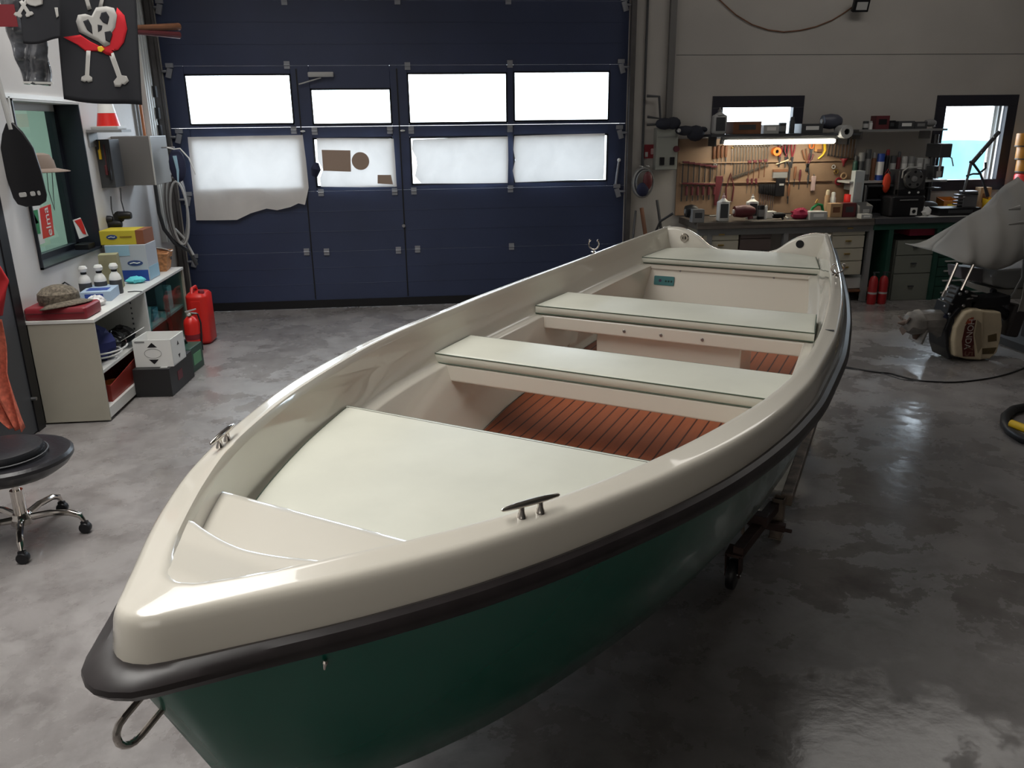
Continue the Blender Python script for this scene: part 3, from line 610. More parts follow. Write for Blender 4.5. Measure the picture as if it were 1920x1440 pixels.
# cushions: loose things lying on the boat
def cushion(name, outline, z0, th, label, sl=0.):
    """outline: [(w,s)], th thickness; rounded edge with a dark piping line; sl = rise per metre aft"""
    cw = sum(p[0] for p in outline)/len(outline); cs = sum(p[1] for p in outline)/len(outline)
    t = thing(name, label, 'cushion', bw(cw, cs, z0), -BA)
    N = len(outline); loc = [(w-cw, s-cs) for w, s in outline]
    def ring(k, dz): # inset towards inside by k
        R = []
        for i, (x, y) in enumerate(loc):
            a = loc[i-1]; b = loc[(i+1) % N]; tx, ty = b[0]-a[0], b[1]-a[1]; l = math.hypot(tx, ty); R.append((x-ty/l*k, y+tx/l*k, dz+sl*y))
        return R
    rs = [ring(.010, 0), ring(0, .008), ring(0, th-.010), ring(.004, th-.002), ring(.012, th+.000), ring(.022, th+.001)]
    vs = [p for r in rs for p in r]; fs = [tuple(range(N-1, -1, -1))]
    for l in range(len(rs)-1): fs += [(l*N+i, l*N+(i+1) % N, (l+1)*N+(i+1) % N, (l+1)*N+i) for i in range(N)]
    fs.append(tuple((len(rs)-1)*N+i for i in range(N)))
    MB().add(vs, fs, CUSH).build('cushion_body', t, smooth=60)
    for k, z in ((.001, th-.0045), (.001, .004)):
        MB().tube([(x, y, zz) for x, y, zz in ring(k, z)], .0026, PIPING, 6, closed=True).build('piping', t)
    return t
def dens(P, step=.05):
    R = []
    for a, b in zip(P, P[1:]+P[:1]):
        n = max(1, int(math.hypot(b[0]-a[0], b[1]-a[1])/step)); R += [(lerp(a[0], b[0], k/n), lerp(a[1], b[1], k/n)) for k in range(n)]
    return R
inset = .048
right = [(wi(s)-interp([(1.2, .05), (1.8, .042), (2.0, .035)], s), s) for s in [1.225+.05*k for k in range(16)]+[2.0]]
def seg(a, b, n=14): return [(lerp(a[0], b[0], k/n), lerp(a[1], b[1], k/n)) for k in range(1, n)]
lf = [(-w, s) for w, s in reversed(right)]
cushion('bow_cushion', lf+seg(lf[-1], right[0])+right+seg(right[-1], lf[0]), .917, .046, 'large trapezoid pale green cushion filling the bow of the white boat')
def seatc(s0, s1, d0, d1): return dens([(-(wi(s0)-d0), s0), ((wi(s0)-d0), s0), ((wi(s1)-d1), s1), (-(wi(s1)-d1), s1)], .06)
cushion('seat_cushion', seatc(2.685, 2.968, .028, .030), seat(2.82)+.001, .046, 'long pale green seat cushion on the thwart nearest the bow cushion', .038)
cushion('seat_cushion', seatc(3.535, 3.84, .040, .045), seat(3.69)+.001, .046, 'long pale green seat cushion on the middle thwart over the centre locker', .045)
cushion('stern_cushion', dens([(-(wi(4.69)-.030), 4.69), ((wi(4.69)-.030), 4.69), (wi(4.97)-.035, 4.97), (.33, 5.02), (.17, 5.035), (-.17, 5.035), (-.33, 5.02), (-(wi(4.97)-.035), 4.97)], .06), seat(4.86)+.003, .040, 'shallow pale green cushion on the stern bench below the transom ears', .07)
# trolley under the boat
RUST = mat('rusty_galvanised', (.20, .16, .13), .6, .4, noise=.45, scale=14); RUSTD = mat('dark_rusty_steel', (.055, .032, .028), .65, .3, noise=.4, scale=10)
tro = thing('boat_trolley', 'rusty steel trolley with caster wheels carrying the green boat', 'trolley', bw(0, 3.6, 0), -BA)
TY = 3.6
for sg in (1, -1):
    MB().box((sg*.575, 4.32-TY, .19), (.05, 1.50, .055), RUST, rot=(0, 0, sg*.045)).build('side_rail', tro, smooth=0, bevel=.004)
    m = MB(); px, py = sg*.582, 3.545-TY
    for dx, dy, sx1, sy1 in ((-.024, 0, .004, .052), (.024, 0, .004, .052), (0, -.024, .052, .004), (0, .024, .052, .004)): m.box((px+dx, py+dy, .112), (sx1, sy1, .195), RUST)
    m.box((px, py, .012), (.06, .06, .006), RUST); m.build('socket_post', tro, smooth=0)
    MB().box((sg*.54, 3.28-TY, .17), (.045, .50, .045), RUSTD, rot=(0, 0, sg*-.1)).box((sg*.55, 3.47-TY, .10), (.16, .035, .035), RUSTD).cyl((sg*.50, 3.47-TY, .09), (sg*.66, 3.47-TY, .09), .009, RUSTD).build('clamp_arm', tro, smooth=0, bevel=.003)
    MB().cyl((sg*.50, 3.18-TY, .18), (sg*.49, 3.17-TY, .34), .008, RUST).build('clamp_screw', tro)
    c = MB().box((sg*.50, 3.06-TY, .155), (.07, .09, .012), RUSTD).box((sg*.50-.028, 3.04-TY, .11), (.006, .06, .10), RUSTD, rot=(.2, 0, 0)).box((sg*.50+.028, 3.04-TY, .11), (.006, .06, .10), RUSTD, rot=(.2, 0, 0)).cyl((sg*.5-.035, 3.03-TY, .066), (sg*.5+.035, 3.03-TY, .066), .008, STEEL).build('caster_fork', tro)
    MB().lathe([(0, -.018), (.045, -.020), (.062, -.016), (.066, -.008), (.066, .008), (.062, .016), (.045, .020), (0, .018)], BLACK, (sg*.50, 3.03-TY, .066), 22, 'X').build('wheel', tro)
    MB().lathe([(0, -.02), (.075, -.022), (.095, -.016), (.1, -.006), (.1, .006), (.095, .016), (.075, .022), (0, .02)], BLACK, (sg*.52, 4.85-TY, .10), 22, 'X').build('wheel', tro)
for y in (3.30, 4.6): MB().box((0, y-TY, .205), (1.16, .06, .05), RUSTD).build('cross_beam', tro, smooth=0, bevel=.004)
for y in (3.30, 4.6):
    MB().box((0, y-TY, .268), (.12, .08, .07), RUBBER).build('keel_pad', tro, smooth=0, bevel=.006)
    for sg in (1, -1): MB().box((sg*.40, y-TY, .31), (.05, .08, .17), RUBBER, rot=(0, sg*-.2, 0)).build('side_pad', tro, smooth=0, bevel=.006)
MB().box((0, 2.5-TY, .20), (.06, 1.7, .05), RUSTD).build('draw_bar', tro, smooth=0, bevel=.004)
# ------------------------------------------------------------------ left side: cabinet and what stands on it
CABM = mat('cabinet_beige', (.36, .34, .28), .5, noise=.06, scale=2); CABT = mat('cabinet_top_white', (.60, .60, .58), .35)
CF, CY0, CY1, CH_ = -2.137, 5.30, 7.34, .697
cx = CF-.21
cab = thing('shelf_cabinet', 'low beige steel cabinet with open shelf and glass doors against the white wall', 'cabinet', (cx, 5.3, 0))
def cb(nm, c, d, m, **k): return MB().box((c[0]-cx, c[1]-5.3, c[2]), d, m).build(nm, cab, smooth=0, **k)
cb('side_panel', (cx, CY0+.009, .35), (.42, .018, .68), CABM, bevel=.003); cb('side_panel', (cx, CY1-.009, .35), (.42, .018, .68), CABM, bevel=.003)
cb('top_panel', (cx, (CY0+CY1)/2, CH_-.011), (.425, CY1-CY0+.01, .022), CABT, bevel=.003); cb('back_panel', (XL+.01, (CY0+CY1)/2, .35), (.012, CY1-CY0, .68), CABM)
cb('base_panel', (cx, (CY0+CY1)/2, .06), (.42, CY1-CY0-.03, .07), CABT); cb('divider', (cx, 6.30, .36), (.42, .03, .66), CABT)
cb('shelf', (cx, 5.80, .335), (.40, .96, .02), CABT); cb('shelf', (cx, 6.82, .36), (.36, 1.0, .02), CABT)
sl = MB()
for k in range(14): sl.box((.10, .985, .12+.04*k), (.01, .004, .014), DARK)
sl.build('shelf_slots', cab, smooth=0)
gd = glass_mat('cabinet_glass', (.62, .80, .80), -.06)
for y0, y1, x in ((6.32, 6.86, CF-.012), (6.80, 7.32, CF-.022)):
    g = MB().box((x-cx, (y0+y1)/2-5.3, .39), (.006, y1-y0, .56), gd).build('glass_door', cab, smooth=0)
TOPZ = CH_
# things on top
def at_top(px, py): return onZ(px, py, TOPZ)
def crumple(name, label, cat, loc, r, m, sc=(1, 1, .6), seed=1, group=None, n=16):
    rnd = random.Random(seed); mb = MB().ball((0, 0, 0), r, m, n, sc)
    mb.v = [(x*(1+rnd.uniform(-.22, .22)), y*(1+rnd.uniform(-.22, .22)), max(0, z*(1+rnd.uniform(-.2, .3))+r*sc[2]*.85)) for x, y, z in mb.v]
    return tag(mb.build(name, loc=loc, smooth=25), label, cat, group)
t = thing('red_storage_case', 'flat dark red plastic case at the near end of the beige cabinet top', 'case', (cx-.02, 5.44, TOPZ))
MB().rbox((0, 0, .04), (.38, .26, .08), .02, DRED).build('case_body', t); MB().box((0, -.131, .045), (.36, .003, .006), MAROON).build('seam', t, smooth=0)
cp = thing('flat_cap', 'grey brown tweed cap lying on the dark red case on the cabinet', 'cap', (cx-.05, 5.47, TOPZ+.08), .35)
tweed = mat('tweed_cloth', (.12, .10, .075), .95, noise=.5, scale=60, bump=.3, bscale=200)
MB().lathe([(.115, 0), (.125, .03), (.12, .07), (.09, .10), (.04, .118), (0, .12)], tweed, n=20).build('crown', cp)
MB().grid(lambda u, v: ((.11+.085*v)*math.cos(pi*(u-.5)*.8-.9), (.11+.085*v)*math.sin(pi*(u-.5)*.8-.9), .012-.02*v+.02*math.sin(pi*u)), 12, 3, tweed).build('brim', cp, solid=.006)
bg2 = thing('bag_heap', 'brown cloth pouch slumped behind the cap against the wall', 'pouch', (XL+.12, 5.66, TOPZ)); MB().ball((0, 0, .075), .085, mat('brown_cloth', (.10, .075, .055), .95, noise=.3, scale=20), 14, (1, 1.1, .9)).build('pouch_body', bg2); MB().tube([(-.05, .02, .14), (0, .04, .175), (.05, .03, .14)], .006, BLACK, 6).build('strap', bg2)
crumple('plastic_bag', 'crumpled clear white plastic bag at the front edge of the cabinet top', 'bag', at_top(188, 572)-Vector((.02, 0, 0)), .06, mat('white_film', (.60, .58, .58), .25, noise=.2, scale=20), seed=3)
t = tag(MB().prism([(0, 0), (.13, -.02), (.15, .1), (.05, .14)], 0, .035, RED).build('red_folder', loc=at_top(158, 580)-Vector((.09, -.03, 0)), bevel=.004), 'small bright red wallet beside the crumpled white plastic bag', 'wallet')
t = thing('glove_box', 'pale blue and white box of paper towels lying behind the plastic bag', 'box', at_top(205, 560)+Vector((-.07, .05, 0)), .12)
MB().box((0, 0, .035), (.20, .30, .07), mat('pale_blue_card', (.35, .45, .58), .6)).build('box_body', t, smooth=0, bevel=.003); MB().box((-.01, -.151, .035), (.12, .002, .04), BLUE).build('label_strip', t, smooth=0)
MB().box((0, -.05, .0715), (.14, .10, .002), BLUE).build('label_strip', t, smooth=0)
prev = None
for i, (px, lab) in enumerate(((158, 'leftmost'), (184, 'middle'), (208, 'rightmost'))):
    if i == 0:
        b0 = thing('pump_bottle', '', 'bottle', (0, 0, 0), group='three white capped bottles on the cabinet')
        MB().lathe([(0, 0), (.040, 0), (.043, .01), (.043, .10), (.041, .115)], DARK, n=18).build('dark_contents', b0)
        MB().lathe([(.0425, .10), (.043, .112), (.034, .14), (.020, .158), (.018, .165)], WHITE, n=18).build('shoulder', b0)
        MB().lathe([(.019, .163), (.021, .170), (.019, .178)], BLACK, n=14).build('neck_ring', b0)
        MB().lathe([(.012, .176), (.028, .186), (.031, .205), (.022, .222), (0, .226)], WHITE, n=16).build('cap', b0)
        o = b0
    else: o = copy_tree(b0)
    p = onY(px, 535, 6.12+.0*i); o.location = (XL+.095+.088*i, 6.08+.05*i, TOPZ)
    o['label'] = '%s of the three white capped bottles standing on the beige cabinet' % lab
pk = mat('olive_paper', (.27, .25, .15), .8, noise=.15, scale=8)
t = tag(MB().box((0, 0, .13), (.15, .12, .26), pk, taper=.86).build('paper_bag', loc=(XL+.16, 6.42, TOPZ), rot=(0, 0, .2), smooth=20, bevel=.004), 'olive brown paper bag between the bottles and the tissue boxes', 'bag')
# tissue packs
logo = mat('logo_blue', (.03, .06, .18), .5)
sx0, sy0 = -2.36, 6.80
t = thing('tissue_carton', 'white and blue carton with an oval logo standing on the cabinet', 'box', (sx0, sy0, TOPZ), 0)
MB().box((0, 0, .145), (.31, .26, .29), mat('pale_card', (.42, .45, .50), .6)).build('carton_body', t, smooth=0, bevel=.003)
MB().box((.045, -.1315, .045), (.21, .003, .09), BLUE).build('printed_band', t, smooth=0); MB().box((-.06, -.1315, .245), (.18, .003, .08), LBLUE).build('printed_band', t, smooth=0); MB().box((.1565, 0, .06), (.003, .24, .10), LBLUE).build('printed_band', t, smooth=0)
MB().lathe([(0, .002), (.052, .002), (.054, 0)], logo, n=24, M=T(.06, -.131, .145) @ Matrix.Rotation(pi/2, 4, 'X') @ Matrix.Diagonal((1.1, .42, 1, 1))).build('oval_logo', t)
MB().tube([(.02, -.134, .142), (.05, -.134, .150), (.075, -.134, .144), (.10, -.134, .150)], .0035, WHITE, 6).build('logo_stroke', t)
t = thing('yellow_tissue_box', 'yellow tissue box with an oval logo on top of the white and blue carton', 'box', (sx0-.015, sy0-.0, TOPZ+.291), 0)
MB().box((-.03, 0, .055), (.27, .24, .11), mat('yellow_card', (.52, .42, .03), .6)).build('box_body', t, smooth=0, bevel=.003); MB().box((.135, 0, .055), (.06, .24, .109), mat('brown_card', (.22, .07, .03), .7)).build('end_panel', t, smooth=0)
MB().lathe([(0, .002), (.036, .002), (.038, 0)], logo, n=20, M=T(-.075, -.1205, .06) @ Matrix.Rotation(pi/2, 4, 'X') @ Matrix.Diagonal((1.1, .5, 1, 1))).build('oval_logo', t)
MB().tube([(-.10, -.1235, .057), (-.08, -.1235, .063), (-.06, -.1235, .058), (-.05, -.1235, .062)], .0025, WHITE, 6).build('logo_stroke', t); MB().box((.03, -.121, .06), (.09, .002, .012), mat('print_ochre', (.25, .16, .01), .6)).build('printed_bar', t, smooth=0)
crumple('turquoise_cloth', 'small turquoise cloth crumpled at the cabinet edge in front of the carton', 'cloth', at_top(262, 531)+Vector((-.03, .02, 0)), .055, TURQ, (1.3, 1, .5), 5)
wick = mat('wicker_tan', (.45, .20, .08), .7, noise=.35, scale=40, bump=.6, bscale=60)
t = thing('wicker_basket', 'orange tan wicker basket holding white paper at the far end of the cabinet', 'basket', (-2.29, 7.20, TOPZ), .1)
MB().add([(-.07, -.09, 0), (.07, -.09, 0), (.07, .09, 0), (-.07, .09, 0), (-.10, -.12, .15), (.10, -.12, .15), (.10, .12, .15), (-.10, .12, .15)], [(0, 3, 2, 1), (0, 1, 5, 4), (1, 2, 6, 5), (2, 3, 7, 6), (3, 0, 4, 7)], wick).build('basket_body', t, smooth=0, solid=.008)
MB().box((.106, 0, .10), (.004, .05, .025), DARK).build('handle_hole', t, smooth=0); MB().tube([(-.10, -.12, .15), (.10, -.12, .15), (.10, .12, .15), (-.10, .12, .15)], .009, wick, 6, closed=True).build('rim', t)
tag(MB().grid(lambda u, v: (lerp(-.11, .12, u), lerp(-.08, .09, v), .155+.03*math.sin(3*u+2*v)+.03*u), 8, 6, PAPERW).build('white_paper', loc=(-2.30, 7.19, TOPZ), solid=.003), 'sheet of white paper sticking out of the wicker basket', 'paper')
tag(MB().tube([(-.05, 0, .003), (0, .01, .004), (.05, 0, .003)], .004, DARK, 6).build('pen', loc=at_top(262, 545)+Vector((-.02, -.05, 0))), 'short dark pen on the cabinet top before the turquoise cloth', 'pen')
# inside the open bay
t = crumple('blue_cloth_bag', 'dark blue cloth bag stuffed on the upper shelf of the open cabinet bay', 'bag', (-2.30, 5.62, .347), .13, mat('blue_cloth', (.012, .018, .11), .8), (1, 1.2, .95), 8, n=18)
for i, (y, lab) in enumerate(((5.80, 'nearest the blue bag'), (5.93, 'in the middle of the shelf'), (6.10, 'next to the divider'))): crumple('black_bag', 'shiny black plastic bag on the open cabinet shelf, '+lab, 'bag', (-2.28, y, .347), .085, mat('black_film', (.008, .008, .009), .18), (1, 1, .75), 20+i, 'black bags in the cabinet')
tag(MB().rbox((0, 0, .05), (.12, .14, .10), .02, WHITE).build('white_tub', loc=(-2.26, 5.41, .347)), 'small white tub at the near end of the open cabinet shelf', 'tub')
tag(MB().tube([(.05*math.cos(a/3)*(1.3+.04*a), .06*math.sin(a/3)*(1.3+.04*a), .012+.002*a) for a in range(40)], .006, LGREY, 6).build('cable_coil', loc=(-2.22, 5.60, .347)), 'grey coiled cable hanging over the shelf edge under the blue bag', 'cable')
t = thing('red_crate', 'deep red plastic crate in the bottom of the open cabinet bay', 'crate', (-2.31, 5.84, .095))
MB().add([(-.15, -.40, 0), (.15, -.40, 0), (.15, .40, 0), (-.15, .40, 0), (-.16, -.42, .20), (.16, -.42, .12), (.16, .42, .20), (-.16, .42, .20)], [(0, 3, 2, 1), (0, 1, 5, 4), (1, 2, 6, 5), (2, 3, 7, 6), (3, 0, 4, 7)], mat('crate_red', (.25, .02, .012), .45)).build('crate_body', t, smooth=0, solid=.006)
crumple('orange_cloth', 'bright orange cloth lying in the deep red crate', 'cloth', (-2.26, 5.66, .105), .075, ORANGE, (1, 1.6, .5), 31)
tag(MB().box((0, 0, .07), (.02, .10, .14), WHITE).build('white_booklet', loc=(-2.22, 6.52, .37), rot=(0, .12, .1), smooth=0), 'white and blue booklet behind the cabinet glass door', 'booklet')
tag(MB().box((0, 0, .05), (.12, .12, .10), LBLUE).build('blue_carton', loc=(-2.27, 6.70, .37), smooth=0), 'small light blue carton behind the cabinet glass door', 'box')
tag(MB().rbox((0, 0, .10), (.10, .16, .20), .02, WHITE).build('white_canister', loc=(-2.26, 7.12, .37)), 'white canister behind the glass at the far end of the cabinet', 'canister')
# boxes on the floor in front
bz_ = thing('black_carton', 'black carton on the floor in front of the cabinet with a small red mark', 'box', (-1.995, 6.05, 0), -.05)
MB().box((0, 0, .105), (.26, .50, .21), mat('black_card', (.012, .012, .013), .5)).build('carton_body', bz_, smooth=0, bevel=.003)
MB().box((.131, -.05, .11), (.002, .10, .07), mat('red_print', (.12, .01, .02), .5)).build('red_print', bz_, smooth=0); MB().box((.08, -.2, .2105), (.05, .04, .001), LGREY).build('tape', bz_, smooth=0)
wc = thing('white_carton', 'open white carton with black arrows stacked on the black carton', 'box', (-1.985, 5.99, .211), -.06)
m = MB(); 
for c, d in (((0, -.13, .10), (.27, .006, .20)), ((0, .13, .10), (.27, .006, .20)), ((-.132, 0, .10), (.006, .26, .20)), ((.132, 0, .10), (.006, .26, .20)), ((0, 0, .004), (.27, .26, .006))): m.box(c, d, WHITE)
m.build('carton_body', wc, smooth=0)
for sx_, ry, fx in ((-1, -.5, -.18),): MB().box((fx, 0, .215 if sx_ < 0 else .17), (.09, .25, .004), WHITE, rot=(0, ry, 0)).build('flap', wc, smooth=0)
MB().xz([(-.035, 0), (.035, 0), (0, .035)], -.1345, -.1335, BLACK, (0, 0, .145)).build('printed_arrow', wc, smooth=0); MB().xz([(-.035, 0), (0, -.035), (.035, 0)], -.1345, -.1335, BLACK, (0, 0, .055)).build('printed_arrow', wc, smooth=0); MB().yz([(-.02, .13), (.02, .13), (0, .16)], .1355, .1365, BLACK).build('printed_arrow', wc, smooth=0); MB().yz([(-.02, .06), (0, .03), (.02, .06)], .1355, .1365, BLACK).build('printed_arrow', wc, smooth=0); MB().tube([(.06*math.cos(a), -.1342, .10+.035*math.sin(a)) for a in [2*pi*k/24 for k in range(24)]], .001, DARK, 4, closed=True).build('printed_ring', wc)
MB().box((-.085, -.134, .185), (.07, .001, .012), GREY).build('printed_bar', wc, smooth=0)
t = thing('green_battery', 'dark green battery box behind the black carton on the floor', 'battery', (-1.97, 6.50, 0), -.1); MB().box((0, 0, .10), (.20, .26, .20), mat('battery_green', (.01, .05, .03), .4)).build('case', t, smooth=0, bevel=.006); MB().box((.101, 0, .10), (.002, .16, .09), mat('battery_label', (.10, .28, .14), .5)).build('front_label', t, smooth=0); MB().tube([(0, -.07, .2), (0, -.04, .235), (0, .04, .235), (0, .07, .2)], .01, BLACK, 6).build('carry_handle', t)
# extinguisher and the tall red can
ex = thing('fire_extinguisher', 'red fire extinguisher standing at the far end of the beige cabinet', 'fire extinguisher', (-2.02, 6.96, 0))
MB().lathe([(0, 0), (.065, 0), (.072, .012), (.074, .03), (.074, .33), (.066, .37), (.04, .40), (.022, .41)], RED, n=22).build('cylinder', ex)
MB().cyl((0, 0, .405), (0, 0, .45), .018, BRASS, 10).box((.01, 0, .47), (.11, .018, .012), LGREY, rot=(0, -.25, 0)).box((.02, 0, .445), (.09, .016, .01), LGREY, rot=(0, .15, 0)).cyl((0, -.02, .435), (0, -.045, .435), .014, WHITE, 10).build('valve_handle', ex)
MB().tube([(0, .02, .43), (.06, .05, .42), (.085, .03, .33), (.085, .0, .20), (.08, -.01, .12)], .009, BLACK, 8).cyl((.08, -.01, .13), (.078, -.015, .05), .012, BLACK, 8).build('hose', ex); MB().lathe([(.0745, .17), (.0748, .175), (.0748, .22), (.0745, .225)], DRED, n=22).build('label_band', ex)
ex.scale = (.85, .85, .82)
jc = thing('jerry_can', 'tall bright red plastic fuel can beside the fire extinguisher', 'can', (-2.05, 7.40, 0))
MB().rbox((0, 0, .29), (.21, .30, .58), .07, RED).build('can_body', jc, bevel=.01); MB().tube([(-.04, -.10, .57), (-.04, -.07, .625), (-.04, .07, .625), (-.04, .10, .57)], .016, RED, 8).build('carry_handle', jc)
MB().lathe([(.03, .57), (.03, .60), (.024, .61), (0, .61)], DRED, (.05, -.08, 0), 14).build('screw_cap', jc); MB().box((0, -.152, .30), (.09, .006, .40), RED).build('grip_rib', jc, smooth=0, bevel=.003)
jc.scale = (.9, .9, .80)
# electrical cabinet and its neighbours on the left wall
EB = mat('steel_box_grey', (.16, .155, .15), .45, .2)
a, b = onY(207, 256, 7.3), onY(294, 347, 7.3)
eb = thing('control_cabinet', 'grey steel control cabinet fixed to the white wall beside the garage door', 'cabinet', (XL, 7.3, b.z))
MB().box(((b.x-XL)/2, .22, (a.z-b.z)/2), (b.x-XL, .44, a.z-b.z), EB).build('steel_box', eb, smooth=0, bevel=.004)
MB().box((b.x-XL-.006, -.002, (a.z-b.z)/2), (.012, .006, a.z-b.z), LGREY).build('edge_strip', eb, smooth=0)
a2, b2 = onY(166, 262, 6.95), onY(205, 352, 6.95)
tr_ = thing('tool_pouch', 'dark tool pouch board hanging on the wall left of the grey control cabinet', 'tool board', (XL, 6.95, b2.z))
MB().box((.055, .10, (a2.z-b2.z)/2), (.11, .22, a2.z-b2.z), DARK).build('backing_board', tr_, smooth=0, bevel=.003)
for i, (x, z0, z1, m) in enumerate(((.03, .22, .36, YELLOW), (.06, .10, .33, MAROON), (.085, .06, .30, BLACK))):
    o = MB().tube([(x, -.02, z0), (x, -.02, z0+.07), (x+.005, -.02, z0+.08), (x+.01, -.02, z1)], [.011, .012, .004, .004], m, 8).build('hanging_screwdriver', loc=(XL, 6.95, b2.z)); tag(o, ['yellow handled screwdriver on the dark tool board', 'dark red handled screwdriver on the dark tool board', 'black handled file on the dark tool board'][i], 'screwdriver')
cn = thing('traffic_cone', 'small orange red and white traffic cone on a bracket above the tool board', 'cone', (XL+.14, 6.90, onY(175, 243, 6.9).z))
CZ = MB(); CZ.box((0, 0, .012), (.20, .20, .024), LGREY).build('cone_base', cn, smooth=0, bevel=.005)
MB().lathe([(.085, .024), (.066, .12), (.052, .19), (.040, .25), (.028, .31), (.016, .37), (0, .372)], RED, n=20).build('cone_body', cn); MB().lathe([(.067, .12), (.053, .19)], WHITE, n=20).build('white_band', cn); MB().lathe([(.041, .25), (.029, .31)], WHITE, n=20).build('white_band', cn)
tag(MB().box((0, 0, -.012), (.26, .22, .02), GREY).box((-.13, 0, -.07), (.012, .18, .12), GREY).build('wall_bracket', loc=(XL+.137, 6.90, onY(175, 243, 6.9).z), smooth=0), 'grey wall bracket carrying the small traffic cone', 'bracket')
# ducts
for i, (y, w, m, nm) in enumerate(((7.96, .02, GREY, 'thin grey conduit'), (8.05, .02, GREY, 'second thin grey conduit'), (8.14, .018, mat('copper_pipe', (.45, .16, .06), .4), 'copper coloured conduit'))):
    tag(MB().box((XL+.012, y, 3.1), (.022, w, 2.9), m).build('conduit', smooth=0), nm+' running up the left wall above the control cabinet', 'conduit')
du = thing('cable_duct', 'white ribbed cable duct with black clips in the left corner by the garage door', 'duct', (XL, 8.34, 1.2)); m = MB().box((.025, 0, 1.2), (.05, .22, 3.2), CABT)
for k in range(3): m.box((.053, -.07+.07*k, 1.2), (.006, .02, 3.2), LGREY)
m.build('duct_body', du, smooth=0)
for py in (172, 212, 245): z = onX(290, py, XL+.06).z; MB().box((.07, .09, z-1.2), (.03, .05, .10), BLACK).build('clip', du, smooth=0)
# hoses, cables, blue bag in the corner
hz = thing('hose_coil', 'grey air hose coiled on a hook below the control cabinet corner', 'hose', (-2.33, 8.05, 0))
hose = mat('hose_grey', (.13, .12, .115), .5)
for k in range(5):
    pts = [(.10*math.cos(a)*(1-.06*k)+.012*k, .05*math.sin(a)*.3-.02*k, 1.18-.02*k+.36*(1-.05*k)*math.sin(a)) for a in [2*pi*j/28 for j in range(28)]]
    MB().tube(pts, .011, hose if k % 2 else LGREY, 6, closed=True).build('hose_loop', hz)
MB().tube([(-.16, 0, 1.5), (-.16, 0, 1.1), (-.13, -.02, .95), (-.05, -.03, .82), (.08, -.03, .74), (.12, 0, .6)], .018, DARK, 8).build('hose_tail', hz); MB().tube([(-.03, -.02, .95), (.05, -.04, .86), (.11, -.03, .70)], .012, LGREY, 8).build('hose_tail', hz); MB().cyl((-.235, 0, 1.56), (.05, 0, 1.56), .012, STEEL).build('hook', hz)
bb = thing('blue_bag', 'navy drawstring bag hanging at the corner of the grey control cabinet', 'bag', (-2.125, 7.55, 1.43))
MB().ball((0, 0, .12), .09, NAVY, 14, (.8, .5, 1.6)).build('bag_body', bb); MB().tube([(-.06, -.03, .27), (0, -.05, .255), (.05, -.04, .26), (.11, -.03, .18), (.15, -.02, .04)], .006, WHITE, 6).tube([(0, -.055, .20), (.01, -.05, .08), (0, -.05, -.02)], [.018, .012, .006], LBLUE, 6).build('drawstring', bb); MB().cyl((.0, -.02, .27), (-.11, -.02, .27), .006, STEEL).build('hook', bb)
# black things hung under the board
for i, (px, py, lab) in enumerate(((200, 412, 'left'), (216, 420, 'lower'), (234, 404, 'right'))):
    p = onY(px, py, 6.95); t = thing('angle_grinder', '%s one of the three black power tools hanging under the tool board' % lab, 'power tool', p, group='black tools hanging on the left wall')
    MB().lathe([(0, -.045), (.03, -.045), (.034, -.03), (.032, .03), (.026, .05), (0, .052)], BLACK, n=12, axis='X').build('tool_body', t); MB().lathe([(0, -.004), (.045, -.004), (.045, .004), (0, .004)], BLACK, (-.045, -.0, -.01), 14, 'Y').build('disc_guard', t)
    MB().tube([(.0, 0, .03), (-.01, .0, .12), (.0, 0, .22)], .005, DARK, 6).build('cord', t)
tag(MB().tube([(0, 0, 0), (-.01, 0, -.10), (.03, 0, -.14)], .007, LGREY, 6).box((0, 0, .01), (.03, .02, .05), BLACK).build('wall_hook', loc=onY(187, 372, 6.95)), 'black clip with a short grey lead under the tool board', 'hook')
# paddle, hat, notices
pd = thing('black_paddle', 'black plastic paddle blade hanging by its pale shaft beside the office window', 'paddle', (-2.44, 5.45, 1.40), 0, rot=(0, math.radians(-5), 0))
prof = [(-.10, .06), (-.085, .02), (-.04, .0), (.04, .0), (.085, .02), (.10, .06), (.105, .20), (.098, .34), (.06, .44), (.02, .50), (-.02, .50), (-.06, .44), (-.10, .34), (-.107, .20)]
MB().xz(prof, -.010, .010, BLACK).build('blade', pd, bevel=.006); MB().tube([(0, 0, .46), (0, .005, .8), (0, .01, 1.6)], .016, LGREY, 10).build('shaft', pd)
for x, w in ((-.035, .045), (.025, .03), (.062, .018)): MB().rbox((0, 0, 0), (w, .028, .003), .008, LGREY, rot=(pi/2, 0, 0)).build('white_mark', pd, loc=(x, -.012, .075))
ht = thing('sun_hat', 'brown grey sun hat hanging by its cord in front of the office window', 'hat', onY(78, 322, 5.75), .3)
felt = mat('hat_felt', (.22, .17, .14), .9); MB().lathe([(.17, .0), (.12, .012), (.088, .02), (.080, .07), (.06, .105), (.03, .115), (0, .117)], felt, n=22).build('hat_body', ht, solid=.004)
MB().tube([(.03, 0, 0), (.02, .0, -.12), (.035, 0, -.25), (.045, 0, -.14), (.06, 0, 0)], .0025, DARK, 5).build('chin_cord', ht)
gx = XL-.16
def onpane(name, label, cat, q, m, th=.003, x=gx):
    P = [onX(px, py, x) for px, py in q]
    o = MB().yz([(p.y-P[0].y, p.z-P[0].z) for p in P], 0, th, m).build(name, loc=P[0], smooth=0); return tag(o, label, cat), P
o, P = onpane('white_notice', 'white notice with green lettering stuck low on the office window', 'sticker', [(51, 388), (74, 383), (84, 455), (66, 462)], WHITE)
g = MB(); 
